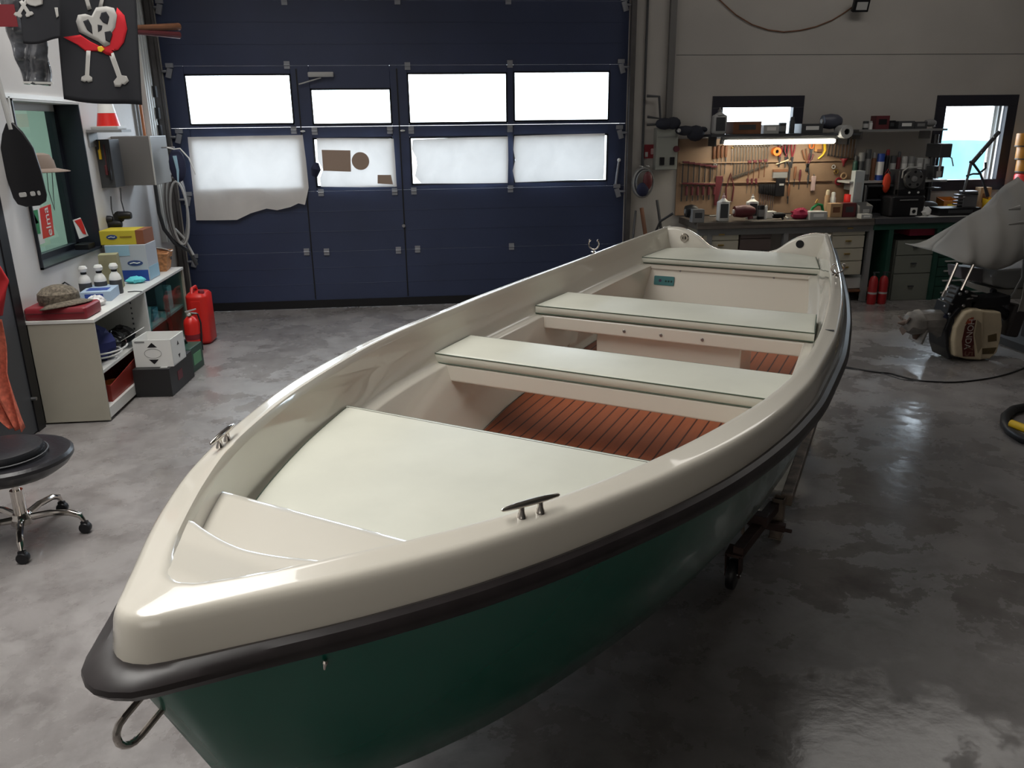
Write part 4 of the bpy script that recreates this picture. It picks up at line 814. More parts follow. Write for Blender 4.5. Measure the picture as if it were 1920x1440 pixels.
for q in ([(60, 395), (70, 393), (76, 438), (70, 439)], [(52, 395), (62, 398), (72, 418), (66, 420)]): pp = [onX(px, py, gx+.004) for px, py in q]; g.yz([(p.y-P[0].y, p.z-P[0].z) for p in pp], .004, .006, GREEN)
g.build('green_lettering', o, smooth=0)
rs = thing('red_sticker', 'tall red sticker with white slanted writing on the office window', 'sticker', onX(88, 448, gx)); P0_ = onX(88, 448, gx)
pp = [onX(px, py, gx) for px, py in [(73, 391), (94, 383), (101, 441), (80, 448)]]; MB().yz([(p.y-P0_.y, p.z-P0_.z) for p in pp], 0, .004, RED).build('sticker_face', rs, smooth=0)
cc = sum((p-P0_ for p in pp), Vector())/4; text('elma', .11, WHITE, rs, T(.006, cc.y+.01, cc.z) @ FACE_PX @ Matrix.Rotation(pi/2, 4, 'Z'))
o, P = onpane('red_card', 'small red and white card leaning in the corner of the office window', 'card', [(136, 413), (150, 408), (165, 442), (148, 448)], WHITE, .004, XL-.06)
pp = [onX(px, py, XL-.06) for px, py in [(138, 414), (150, 410), (156, 425), (160, 440), (154, 438), (146, 424)]]; MB().yz([(p.y-P[0].y, p.z-P[0].z) for p in pp], .005, .007, RED).build('red_print', o, smooth=0)
tag(MB().box((0, 0, .02), (.10, .14, .04), BLACK).build('black_tray', loc=(XL-.06, 6.58, wz0+.012), smooth=0, bevel=.004), 'small black tray on the office window sill beside the red card', 'tray')
# flags hung from above
FL = mat('flag_black', (.014, .015, .020), .8); BONE = mat('flag_white_print', (.46, .45, .43), .8); FR = mat('flag_red_print', (.55, .01, .02), .8)
def px2(poly, Y, org): return [((onY(x, y, Y)-org).x, (onY(x, y, Y)-org).z) for x, y in poly]
def fold(x, z): return .012*math.sin(14*x+2*z)+.006*math.sin(31*x)
def flag(name, label, Y, outline, prints):
    org = onY(outline[0][0], outline[0][1], Y); t = thing(name, label, 'flag', org)
    (x0, y0), (x1, y1), (x2, y2), (x3, y3) = outline       # tl,tr,br,bl
    def fn(u, v, d=0):
        px = lerp(lerp(x0, x1, u), lerp(x3, x2, u), v); py = lerp(lerp(y0, y1, u), lerp(y3, y2, u), v)+3*math.sin(5*u)*v; p = onY(px, py, Y)-org
        return (p.x, fold(p.x, p.z)+d, p.z)
    MB().grid(fn, 28, 24, FL).build('flag_cloth', t, solid=.003)
    for nm, m, lift, polys in prints:
        for poly in polys:
            mb = MB(); q = px2(poly, Y, org); n_ = len(q); cxx = sum(a for a, b in q)/n_; czz = sum(b for a, b in q)/n_; vs = [(cxx, 0, czz)]
            rings = 4
            for k in range(1, rings+1): vs += [(lerp(cxx, a, k/rings), 0, lerp(czz, b, k/rings)) for a, b in q]
            vs = [(x, fold(x, z)-lift, z) for x, y, z in vs]; fs = [(0, 1+i, 1+(i+1) % n_) for i in range(n_)]
            for k in range(rings-1): fs += [(1+k*n_+i, 1+(k+1)*n_+i, 1+(k+1)*n_+(i+1) % n_, 1+k*n_+(i+1) % n_) for i in range(n_)]
            mb.add(vs, fs, m); mb.build(nm, t, solid=.001)
    return t
def bone(x0, y0, x1, y1, w, r):
    a = math.atan2(y1-y0, x1-x0); c, s = math.cos(a), math.sin(a); P = []
    def o(u, v): P.append((x0+u*c-v*s if u < 1e9 else 0, y0+u*s+v*c))
    L = math.hypot(x1-x0, y1-y0)
    for u, v in ((0, -w), (L-r, -w), (L-r*.6, -r*1.1), (L+r*.2, -r*1.2), (L+r*.5, -r*.4), (L+r*.2, 0), (L+r*.5, r*.4), (L+r*.2, r*1.2), (L-r*.6, r*1.1), (L-r, w), (0, w)): o(u, v)
    return P
flag('pirate_flag', 'black pirate flag printed with a skull in a red headscarf hanging upper left', 5.45, [(100, -46), (252, -50), (268, 200), (122, 186)],
     [('red_scarf', FR, .006, [[(120, 70), (150, 65), (170, 78), (190, 88), (188, 96), (160, 96), (145, 84)], [(222, 15), (236, 30), (241, 55), (235, 80), (222, 94), (208, 96), (210, 106), (198, 102), (186, 94), (196, 80), (212, 60)]]),
      ('bone_print', BONE, .006, [bone(166, 95, 163, 150, 4, 9), bone(208, 100, 228, 155, 5, 13), bone(168, 18, 155, -30, 4, 9), bone(188, 14, 200, -34, 4, 9)]),
      ('skull_print', BONE, .008, [[(180, 14), (200, 12), (216, 16), (222, 30), (218, 52), (210, 62), (206, 84), (196, 88), (184, 78), (168, 70), (148, 60), (142, 40), (146, 28), (160, 26), (172, 30)]]),
      ('skull_black_print', FL, .010, [[(190, 24), (200, 22), (206, 32), (202, 46), (193, 42), (187, 34)], [(196, 60), (208, 58), (212, 64), (206, 80), (198, 76)], [(183, 46), (192, 48), (190, 56), (184, 60)], [(156, 40), (166, 36), (172, 48), (174, 64), (164, 56)]]),  # flag-black print shapes over the skull
      ('yellow_knot', YELLOW, .010, [[(183, 88), (190, 86), (196, 92), (190, 98), (184, 96)]])])
flag('skull_flag', 'smaller black flag with a white skull and crossbones in the top left corner', 5.30, [(28, -60), (112, -60), (112, 74), (46, 82)],
     [('bone_print', BONE, .006, [bone(50, 0, 36, 30, 3, 6), bone(40, 2, 56, 28, 3, 6)]), ('skull_print', BONE, .008, [[(48, -6), (80, -8), (80, 8), (66, 12), (56, 10), (49, 6)]]), ('stripe_print', BONE, .006, [[(102, 14), (108, 14), (110, 30), (106, 34)]])])
pk = thing('packaged_jacket', 'dark jacket in a shiny clear plastic bag hanging left of the flags', 'bag', onY(60, 160, 5.5), 0)
def pj(u, v): p = onY(lerp(lerp(-12, 72, u), lerp(45, 94, u), v), lerp(-40, lerp(157, 160, u), v), 5.5)-onY(60, 160, 5.5); return (p.x, .02*math.sin(9*u+7*v)+.012*math.sin(23*v), p.z)
MB().grid(pj, 18, 22, mat('bagged_cloth', (.10, .105, .12), .12, coat=1, noise=.6, scale=9, bump=.6, bscale=20)).build('bag_body', pk, solid=.02)
q1 = onY(0, 15, 5.46)-onY(60, 160, 5.5); q2 = onY(26, 45, 5.46)-onY(60, 160, 5.5); MB().box(((q1.x+q2.x)/2, -.06, (q1.z+q2.z)/2), (.12, .004, .12), DRED).build('red_label', pk, smooth=0)
q3 = onY(70, 155, 5.46)-onY(60, 160, 5.5); MB().box((q3.x, -.03, q3.z), (.17, .01, .012), WHITE, rot=(0, .03, 0)).build('bottom_seam', pk, smooth=0)
for i, (y0_, y1_) in enumerate(((52, 50), (60, 66))):
    a, b = onY(262, y0_, 7.6), onY(336, y1_, 7.9); a = a-(b-a)*.9; tag(MB().tube([a, (a+b)/2, b], [.015, .022, .03], BROWN if i == 0 else MAROON, 10).build('wooden_pole'), ['upper', 'lower'][i]+' of two brown poles sticking out behind the pirate flag', 'pole')
# garments on the dark door
COR = mat('coral_cloth', (.55, .13, .08), .9, noise=.25, scale=40, bump=.3, bscale=80); RCL = mat('red_cloth', (.42, .015, .02), .85)
def cloth(name, label, Y, L, R, m, fr_, n=26):   # L,R: left/right outlines in (px,py), from top to bottom
    org = onY(R[0][0], R[0][1], Y); t = thing(name, label, 'garment', org)
    def along_(P, v): x = v*(len(P)-1); i = min(int(x), len(P)-2); f = x-i; return lerp(P[i][0], P[i+1][0], f), lerp(P[i][1], P[i+1][1], f)
    def fn(u, v): a = along_(L, v); b = along_(R, v); p = onY(lerp(a[0], b[0], u), lerp(a[1], b[1], u), Y)-org; return (p.x, .03*math.sin(fr_*u+3*v)*(.3+v), p.z)
    MB().grid(fn, 22, n, m).build(name+'_body', t, solid=.006); return t
cloth('coral_towel', 'long coral red towel hanging on the dark door at the left edge', 4.75, [(-60, 590), (-60, 700), (-40, 760), (20, 800)], [(2, 600), (10, 650), (14, 700), (46, 806)], COR, 14)
cloth('red_shirt', 'bright red shirt hanging above the coral towel at the left edge', 4.70, [(-70, 480), (-60, 560), (-50, 600)], [(0, 498), (20, 525), (12, 560), (2, 592)], RCL, 10)
tag(MB().cyl((0, 0, 0), (.16, 0, .02), .008, STEEL).ball((.16, 0, .02), .014, STEEL, 8).build('coat_hook', loc=(XL+.02, 4.74, 1.32)), 'steel coat hook on the dark door above the red shirt', 'hook')
# stool
st = thing('rolling_stool', 'black upholstered workshop stool on a chromed five star base with casters', 'stool', (-1.96, 3.68, 0))
LEA = mat('black_leather', (.014, .014, .017), .32, bump=.1, bscale=80)
MB().lathe([(0, .325), (.12, .325), (.20, .34), (.245, .37), (.268, .402), (.268, .418), (.256, .430), (.238, .430), (.205, .420), (.17, .418), (0, .418)], LEA, n=36).build('seat_rim', st)
MB().lathe([(.17, .420), (.178, .430), (.180, .448), (.172, .464), (.14, .472), (.08, .476), (0, .477)], LEA, (-.03, 0, 0), 30).build('seat_cushion_pad', st)
MB().tube([(.19*math.cos(a)-.03, .19*math.sin(a), .432) for a in [2*pi*k/40 for k in range(40)]], .004, DARK, 6, closed=True).build('seat_piping', st)
MB().cyl((0, 0, .10), (0, 0, .25), .028, CHROME, 16).cyl((0, 0, .25), (0, 0, .33), .016, CHROME, 12).build('gas_column', st); MB().lathe([(0, .075), (.05, .08), (.052, .11), (.035, .13), (0, .13)], CHROME, n=18).build('hub', st)
for k in range(5):
    a = math.radians(-68+72*k); d = Vector((math.cos(a), math.sin(a), 0)); P_ = [d*.03+Vector((0, 0, .105)), d*.12+Vector((0, 0, .118)), d*.21+Vector((0, 0, .112)), d*.255+Vector((0, 0, .092)), d*.268+Vector((0, 0, .062))]
    lg = MB().tube(P_, [.018, .016, .015, .014, .010], CHROME, 10).build('leg', st); c = d*.268
    MB().lathe([(0, -.018), (.024, -.018), (.027, -.012), (.027, .012), (.024, .018), (0, .018)], BLACK, (c.x, c.y, .027), 14, 'Y').box((c.x, c.y, .05), (.03, .02, .02), BLACK).build('caster', lg)
tag(MB().tube([(0, 0, .62), (.0, 0, .9), (-.08, .0, 1.02)], .045, BLACK, 10).ball((0, 0, .6), .07, BLACK, 10).build('black_hose', loc=(-2.44, 4.25, -.2)), 'thick black hose hanging against the dark door behind the stool', 'hose')
# ------------------------------------------------------------------ workbench wall
BZ = .885; BF = 8.05
WTOP = mat('worktop_dark_wood', (.085, .072, .062), .55, noise=.3, scale=5); WEDGE = mat('worktop_edge', (.13, .11, .095), .6, noise=.2, scale=6)
PEG = mat('pegboard_wood', (.27, .175, .11), .6, noise=.15, scale=3)
DRW = mat('drawer_cream', (.44, .41, .33), .5); GDR = mat('drawer_grey_green', (.17, .18, .155), .5); BRD = mat('drawer_brown', (.10, .075, .07), .5)
xb0, xb1 = 2.74, onY(1641, 405, BF).x
wbk = thing('workbench', 'long dark wooden workbench under the tool board', 'workbench', ((xb0+xb1)/2, 8.36, 0)); ox = (xb0+xb1)/2
MB().box((0, 0, BZ-.035), (xb1-xb0, .62, .07), WTOP).build('worktop', wbk, smooth=0, bevel=.005); MB().box((0, -.312, BZ-.05), (xb1-xb0, .006, .03), WEDGE).build('edge_strip', wbk, smooth=0)
for px, m in ((1330, GREY), (1473, GREY), (1632, GREY)): x = onY(px, 440, BF+.05).x; MB().box((x-ox, -.25, .41), (.05, .06, .81), m).build('leg', wbk, smooth=0); MB().box((x-ox, .25, .41), (.05, .06, .81), m).build('leg', wbk, smooth=0)
MB().box((0, -.26, .78), (xb1-xb0-.05, .03, .06), GREY).build('apron', wbk, smooth=0)
def drawers(name, label, px0, px1, ys, body, front, handle=STEEL, Y=BF+.06, depth=.5, zb=None, cat='drawer unit'):
    x0, x1 = onY(px0, ys[0], Y).x, onY(px1, ys[0], Y).x; zs = [onY((px0+px1)/2, y, Y).z for y in ys]; z0 = zs[-1] if zb is None else zb
    t = thing(name, label, cat, ((x0+x1)/2, Y+depth/2, z0)); MB().box((0, .01, (zs[0]-z0)/2), (x1-x0, depth-.02, zs[0]-z0), body).build('carcass', t, smooth=0)
    for a, b in zip(zs, zs[1:]):
        d = MB().box((0, -depth/2-.005, (a+b)/2-z0), (x1-x0-.01, .018, a-b-.008), front).build('drawer', t, smooth=0, bevel=.002)
        if handle: MB().box((0, -depth/2-.022, (a+b)/2-z0+.01), (.06 if handle is not LGREY else (x1-x0)*.8, .016, .014), handle).build('handle', d, smooth=0)
    return t
drawers('drawer_unit', 'cream two drawer unit hung under the left end of the workbench', 1318, 1386, [431, 451, 471], DRW, DRW, BRASS, zb=.62)
drawers('drawer_unit', 'dark brown drawer unit hung under the workbench beside the cream drawers', 1388, 1448, [428, 447, 470], BRD, BRD, None)
drawers('drawer_unit', 'tall cream four drawer unit under the workbench behind the boat stern', 1562, 1624, [417, 441, 465, 489, 515], DRW, DRW, BRASS)
tag(MB().box((0, 0, .06), (.30, .30, .12), WHITE).build('white_tub', loc=(onY(1590, 540, 8.3).x, 8.32, .13), smooth=0, bevel=.01), 'white tub on the low shelf below the tall cream drawers', 'tub')
tag(MB().box((0, 0, .115), (.42, .40, .02), BROWN).box((-.2, 0, .055), (.02, .4, .11), BROWN).box((.2, 0, .055), (.02, .4, .11), BROWN).build('low_shelf', loc=(onY(1590, 540, 8.3).x, 8.32, .0), smooth=0), 'low wooden shelf under the tall cream drawers', 'shelf')
fe = None
for i, (px, lab) in enumerate(((1634, 'left'), (1653, 'right'))):
    x = onY(px, 560, 7.98).x
    if i == 0:
        fe = thing('fire_extinguisher', '', 'fire extinguisher', (0, 0, 0), group='two red extinguishers under the workbench')
        MB().lathe([(0, 0), (.042, 0), (.046, .02), (.046, .24), (.035, .28), (.015, .30)], mat('extinguisher_red', (.33, .012, .015), .4), n=16).build('cylinder', fe); MB().lathe([(.0465, .11), (.0465, .13)], LGREY, n=16).build('paper_label', fe); MB().cyl((0, 0, .30), (0, 0, .33), .012, DARK, 8).box((.015, 0, .335), (.07, .015, .01), DARK).build('valve_handle', fe); o = fe
    else: o = copy_tree(fe)
    o.location = (x, 7.98, 0); o['label'] = '%s hand one of the two red fire extinguishers at the end of the workbench' % lab
# steel bench with green cabinets to the right
g0, g1 = onY(1643, 405, BF).x, 6.6
gb = thing('steel_bench', 'green steel bench with a dark top below the right window', 'workbench', ((g0+g1)/2, 8.36, 0)); gx_ = (g0+g1)/2
MB().box((0, 0, BZ-.03), (g1-g0, .62, .06), mat('steel_top', (.10, .10, .11), .4, .5)).build('worktop', gb, smooth=0, bevel=.004); MB().box((0, -.28, BZ-.09), (g1-g0, .03, .06), DGREEN).build('apron', gb, smooth=0)
for px in (1672, 1762): x = onY(px, 450, BF).x; MB().box((x-gx_, -.02, .40), (.05, .54, .80), DGREEN).build('leg_panel', gb, smooth=0)
drawers('filing_cabinet', 'grey three drawer cabinet under the green steel bench', 1682, 1752, [450, 478, 512, 562], GDR, GDR, DARK, zb=0)
x = onY(1718, 430, 8.3).x; tag(MB().box((0, 0, .045), (.36, .4, .09), mat('crimson_box', (.25, .01, .04), .5)).build('crimson_box', loc=(x, 8.32, onY(1718, 442, 8.12).z), smooth=0, bevel=.004), 'crimson box lying on top of the grey drawer cabinet', 'box')
drawers('tool_cabinet', 'dark green tool cabinet with pale drawer handles beside the tarpaulin', 1768, 1905, [412, 428, 445, 462, 480, 498, 516, 534, 560], DGREEN, DGREEN, LGREY, zb=0)
# tool board, shelves and the lamp
p0, p1 = onY(1272, 265, YW-.01), onY(1603, 262, YW-.01)
pb = tag(MB().box(((p0.x+p1.x)/2, YW-.011, (BZ+1.70)/2+.0), (p1.x-p0.x, .018, 1.70-BZ-.02), PEG).build('tool_board', smooth=0, bevel=.002), 'wide wooden tool board fixed to the wall above the workbench', 'tool board')
sh = thing('wall_shelf', 'dark shelf across the small window above the workbench lamp', 'shelf', (3.74, 8.50, 1.735)); MB().box((0, 0, -.012), (1.60, .30, .024), DARK).build('board', sh, smooth=0)
for x in (-.72, .0, .72): MB().box((x, .05, -.07), (.02, .2, .10), DARK).build('bracket', sh, smooth=0)
lp = thing('tube_lamp', 'bright fluorescent tube lamp under the shelf above the workbench', 'lamp', (3.70, 8.42, 1.68))
MB().rbox((0, 0, .012), (1.26, .07, .03), .01, GREY).build('lamp_housing', lp); TUBE = mat('tube_glow', (1, 1, 1), .5, emit=(1.0, .95, .80), es=14.0)
MB().rbox((-.01, -.015, -.026), (1.20, .05, .045), .02, TUBE).build('diffuser', lp); MB().box((.58, 0, -.02), (.03, .06, .04), WHITE).box((-.62, 0, -.02), (.03, .06, .04), GREY).build('end_cap', lp, smooth=0); MB().cyl((-.47, -.045, .0), (-.49, -.045, -.06), .004, DARK, 6).build('pull_switch', lp)
l_ = bpy.data.lights.new('tube_light', 'AREA'); l_.shape = 'RECTANGLE'; l_.size = 1.2; l_.size_y = .05; l_.energy = 5; l_.color = (1.0, .90, .68); lo = bpy.data.objects.new('tube_light', l_); lo.location = (3.70, 8.40, 1.62); COL.objects.link(lo)
s2 = thing('wall_shelf', 'grey upper wall shelf between the wrenches and the right window', 'shelf', (5.02, 8.52, 1.765)); MB().box((0, 0, -.01), (.98, .28, .02), GREY).build('board', s2, smooth=0); [MB().box((x, .05, -.06), (.02, .18, .08), GREY).build('bracket', s2, smooth=0) for x in (-.40, .36)]
s3 = thing('wall_shelf', 'grey lower wall shelf crowded with cans above the black cabinet', 'shelf', (5.04, 8.52, 1.24)); MB().box((0, 0, -.01), (1.10, .28, .02), LGREY).build('board', s3, smooth=0); [MB().box((x, .05, -.06), (.02, .18, .08), GREY).build('bracket', s3, smooth=0) for x in (-.45, .40)]
# generic small goods, sized from the photograph at their own depth
def dims(x0, y0, x1, y1, Y, zbase):
    a = onY(x0, (y0+y1)/2, Y); b = onY(x1, (y0+y1)/2, Y); t = onY((x0+x1)/2, y0, Y).z; return (a.x+b.x)/2, b.x-a.x, max(.02, t-zbase)
def goods(kind, name, label, cat, bb, Y, zb, m, m2=None, group=None, rz=0):
    x, w, h = dims(*bb, Y, zb); t = thing(name, label, cat, (x, Y, zb), rz, group); r = w/2; m2 = m2 or WHITE
    if kind == 'can':
        MB().lathe([(0, 0), (r*.97, 0), (r, h*.03), (r, h*.95), (r*.95, h*.97), (r*.95, h), (0, h*.985)], m, n=16).build('can_body', t); MB().lathe([(r*1.01, h*.2), (r*1.01, h*.7)], m2, n=16).build('paper_label', t)
    elif kind == 'spray':
        MB().lathe([(0, 0), (r, 0), (r, h*.74), (r*.7, h*.82), (r*.4, h*.84)], m, n=14).build('can_body', t); MB().lathe([(r*.75, h*.80), (r*.75, h*.95), (r*.5, h), (0, h)], m2, n=14).build('spray_cap', t)
    elif kind == 'bottle':
        d = r*.62; MB().rbox((0, 0, h*.36), (w, d*2, h*.72), d*.6, m).build('bottle_body', t, bevel=.004); MB().lathe([(r*.8, h*.71), (r*.35, h*.80), (r*.25, h*.82)], m, n=14).build('shoulder', t); MB().lathe([(r*.28, h*.80), (r*.28, h*.90), (r*.12, h*.92), (r*.10, h), (0, h)], m2, n=12).build('nozzle_cap', t)
        if w > .05: MB().box((0, -d-.0015, h*.38), (w*.66, .003, h*.5), DARK).build('front_label', t, smooth=0)
    elif kind == 'box':
        dp = min(.22, max(.05, w*.8)); MB().box((0, 0, h/2), (w, dp, h), m).build('box_body', t, smooth=0, bevel=.003); MB().box((0, -dp/2-.001, h*.55), (w*.6, .002, h*.4), m2).build('front_label', t, smooth=0)
    elif kind == 'bin':
        dp = min(.22, w*.9); v = [(-r*.9, -dp/2*.9, 0), (r*.9, -dp/2*.9, 0), (r*.9, dp/2, 0), (-r*.9, dp/2, 0), (-r, -dp/2, h*.8), (r, -dp/2, h*.8), (r, dp/2, h), (-r, dp/2, h)]
        MB().add(v, [(0, 3, 2, 1), (0, 1, 5, 4), (1, 2, 6, 5), (2, 3, 7, 6), (3, 0, 4, 7)], m).build('bin_body', t, smooth=0, solid=.004); MB().box((0, -dp/2-.003, h*.45), (w*.5, .004, h*.25), m2).build('front_label', t, smooth=0)
    elif kind == 'tool':
        MB().lathe([(0, -w*.45), (h*.28, -w*.44), (h*.34, -w*.1), (h*.30, w*.2), (h*.18, w*.38), (0, w*.42)], m, (0, 0, h*.5), 12, 'X').build('motor_body', t); MB().tube([(w*.1, 0, h*.5), (w*.2, -.01, h*.25), (w*.22, -.02, h*.1)], h*.14, m, 8).build('grip', t); MB().cyl((-w*.44, 0, h*.5), (-w*.5, 0, h*.5), h*.12, m2, 8).build('chuck', t)
    elif kind == 'roll':
        MB().lathe([(r*.45, -h*.5), (r, -h*.5), (r, h*.5), (r*.45, h*.5), (r*.45, -h*.5)], m, (0, 0, r), 20, 'Y').build('roll_body', t); MB().lathe([(r*.40, -h*.4), (r*.46, -h*.4), (r*.46, h*.4), (r*.40, h*.4), (r*.4, -h*.4)], m2, (0, 0, r), 16, 'Y').build('core', t)
    return t
SZ = 1.735; Y1 = 8.50
goods('bottle', 'white_jug', 'big white jug at the left end of the shelf against the small window', 'jug', (1336, 201, 1362, 243), Y1, SZ, LGREY, GREY)
goods('box', 'dark_case', 'long brown case on the shelf in front of the small window', 'case', (1368, 228, 1420, 243), Y1, SZ, BROWN, DARK)
goods('box', 'paper_stack', 'pale low stack of papers on the shelf before the small window', 'papers', (1428, 234, 1456, 243), Y1, SZ, LGREY, PAPERW)
goods('can', 'dark_tin', 'small dark tin at the right side of the small window', 'tin', (1460, 230, 1474, 243), Y1, SZ, DARK, GREY)
goods('spray', 'dark_spray_can', 'dark spray can rising at the right edge of the small window', 'spray can', (1480, 219, 1490, 243), Y1, SZ, DARK, DARK)
goods('box', 'low_dark_box', 'low dark box with a white slip right of the small window', 'box', (1496, 232, 1536, 242), Y1, SZ, DARK, PAPERW)
goods('tool', 'shelf_machine', 'dark blue grey machine with a flat cap on the shelf end', 'machine', (1540, 206, 1582, 242), Y1, SZ, mat('machine_blue_grey', (.06, .065, .09), .45), LGREY)
t = goods('roll', 'tape_roll', 'grey tape roll hanging at the right end of the workbench lamp', 'tape', (1571, 232, 1594, 250), 8.36, 1.68, LGREY, DARK)
tag(MB().cyl((0, 0, 0), (0, .30, 0), .006, STEEL, 8).build('wall_peg', loc=(onY(1583, 243, 8.36).x, 8.345, 1.735)), 'steel peg through the grey tape roll', 'peg')
SZ2 = 1.765; Y2 = 8.50
for k, a in enumerate((('can', 'pale_jar', 'small jar with pale lid at the left of the upper shelf', 'jar', (1618, 227, 1628, 242), DARK, LGREY), ('spray', 'white_tube', 'white tube beside the jar on the upper wall shelf', 'tube', (1629, 227, 1636, 242), WHITE, LGREY),
                        ('box', 'maroon_box', 'tall maroon box on the upper wall shelf', 'box', (1637, 217, 1662, 242), MAROON, BLACK), ('box', 'black_box', 'black box beside the maroon box on the upper shelf', 'box', (1664, 226, 1676, 242), BLACK, DARK),
                        ('box', 'striped_box', 'low box with white stripes in the middle of the upper shelf', 'box', (1678, 227, 1708, 241), DARK, WHITE), ('box', 'dark_crate', 'dark crate at the right of the upper wall shelf', 'crate', (1710, 228, 1733, 241), DARK, GREY), ('tool', 'sander', 'grey power sander at the window end of the upper shelf', 'power tool', (1734, 220, 1757, 241), GREY, LGREY))):
    goods(a[0], a[1], a[2], a[3], a[4], Y2, SZ2, a[5], a[6])
SZ3 = 1.24
lowrow = [('spray', 'green_can', 'dark green slim can at the left end of the lower shelf', (1600, 292, 1608, 325), DGREEN, DARK), ('can', 'tall_tin', 'tall grey tin first beside the slim green can', (1609, 286, 1620, 325), GREY, DARK), ('can', 'dark_bottle', 'dark round can with a pale lid on the lower shelf', (1622, 280, 1632, 325), DARK, GREY),
          ('spray', 'brown_spray_can', 'brown spray can on the lower wall shelf', (1634, 286, 1642, 325), BROWN, GREY), ('can', 'labelled_can', 'dark blue can with white stripes on the lower shelf', (1644, 288, 1657, 325), BLUE, WHITE), ('spray', 'black_spray_can', 'black spray can beside the blue striped can', (1659, 280, 1667, 325), BLACK, DRED),
          ('can', 'small_white_can', 'small can with a round white face on the lower shelf', (1669, 292, 1679, 325), DARK, LGREY), ('spray', 'maroon_spray_can', 'maroon spray can on the lower wall shelf', (1681, 284, 1688, 325), MAROON, DARK), ('can', 'pale_tin', 'pale tin with dark rim on the lower shelf', (1690, 293, 1700, 325), LGREY, WHITE),
          ('can', 'grey_tin', 'grey tin in front of the machine column', (1702, 293, 1713, 325), GREY, LGREY), ('box', 'white_pack', 'white pack on the lower shelf near the column', (1716, 296, 1727, 325), LGREY, WHITE), ('box', 'grey_pack', 'grey pack at the window end of the lower shelf', (1730, 297, 1741, 325), LGREY, GREY)]
for k, (kd, nm, lb, bb, m, m2) in enumerate(lowrow): goods(kd, nm, lb, 'can' if kd != 'box' else 'pack', bb, 8.50, SZ3, m, m2)
# on the workbench
Bn = [('bottle', 'polish_bottle', 'white flat bottle with dark label at the left of the workbench', 'bottle', (1345, 362, 1367, 412), 8.14, WHITE, mat('pink_nozzle', (.6, .4, .4), .5)),
      ('bottle', 'polish_bottle', 'second white flat bottle with dark label behind the maroon polisher', 'bottle', (1400, 364, 1421, 402), 8.30, WHITE, WHITE),
      ('tool', 'polisher', 'dark red polishing machine between the two white bottles', 'power tool', (1374, 378, 1420, 412), 8.13, MAROON, WHITE),
      ('tool', 'drill', 'black cordless drill at the far left of the workbench', 'power tool', (1284, 377, 1312, 408), 8.2, BLACK, GREY),
      ('box', 'grey_toolbox', 'grey box with a pale knob at the left bench end', 'box', (1296, 392, 1318, 410), 8.12, GREY, DARK),
      ('can', 'black_tin', 'black tin right of the second white bottle', 'tin', (1421, 385, 1433, 404), 8.25, BLACK, GREY), ('spray', 'white_cap_tube', 'small white tube beside the black tin on the workbench', 'tube', (1433, 385, 1439, 402), 8.25, WHITE, WHITE),
      ('tool', 'jigsaw', 'black electric jigsaw lying on the workbench centre', 'power tool', (1448, 395, 1475, 408), 8.15, BLACK, LGREY), ('box', 'glossy_brochure', 'white papers lying flat behind the black jigsaw', 'papers', (1430, 396, 1452, 402), 8.35, WHITE, PAPERW),
      ('box', 'clear_tray', 'pale green tray right of the crimson cloth on the bench', 'tray', (1513, 396, 1545, 407), 8.15, LGREY, WHITE), ('spray', 'tan_bottle', 'tan bottle in front of the board on the workbench', 'bottle', (1547, 356, 1556, 382), 8.45, TAN, CREAM),
      ('spray', 'white_bottle', 'small white bottle beside the tan bottle', 'bottle', (1557, 360, 1567, 384), 8.45, WHITE, WHITE), ('box', 'card_box', 'brown cardboard box below the two small bottles', 'box', (1553, 381, 1575, 403), 8.30, TAN, BROWN),
      ('box', 'dark_red_box', 'dark red box with a white lid on the workbench', 'box', (1576, 380, 1600, 402), 8.30, MAROON, DARK), ('can', 'red_lid_tin', 'tin with red band and white lid standing behind the dark red box', 'tin', (1583, 364, 1600, 380), 8.45, RED, RED),
      ('bin', 'grey_bin', 'grey plastic bin near the right end of the workbench', 'bin', (1606, 380, 1630, 401), 8.25, GREY, LGREY), ('box', 'white_slab', 'low white block at the front edge of the workbench', 'block', (1611, 401, 1631, 407), 8.10, LGREY, WHITE),
      ('box', 'roll_holder', 'tall pale panel standing between the board and the black cabinet', 'panel', (1598, 320, 1616, 372), 8.40, mat('pale_blue_panel', (.42, .46, .47), .6), LGREY)]
for kd, nm, lb, ct, bb, Y, m, m2 in Bn: goods(kd, nm, lb, ct, bb, Y, BZ+(.0 if bb[3] > 381 or Y < 8.44 else .0), m, m2)
crumple('crimson_cloth', 'crimson cloth crumpled on the middle of the workbench', 'cloth', (onY(1500, 405, 8.2).x, 8.2, BZ), .075, mat('crimson_fabric', (.30, .01, .05), .8), (1.3, 1, .75), 41)
gr = thing('green_clamp', 'green metal hand clamp leaning in front of the tool board', 'clamp', (onY(1532, 390, 8.35).x, 8.35, BZ)); MB().tube([(-.08, 0, .02), (-.05, 0, .09), (.0, 0, .13), (.05, 0, .12), (.07, 0, .05), (.03, 0, .01)], .016, GREEN, 8).build('clamp_body', gr); MB().cyl((-.02, 0, .14), (.0, 0, .18), .012, BRASS, 8).build('screw_handle', gr); MB().box((0, 0, .012), (.20, .10, .024), DGREEN).build('clamp_foot', gr, smooth=0)
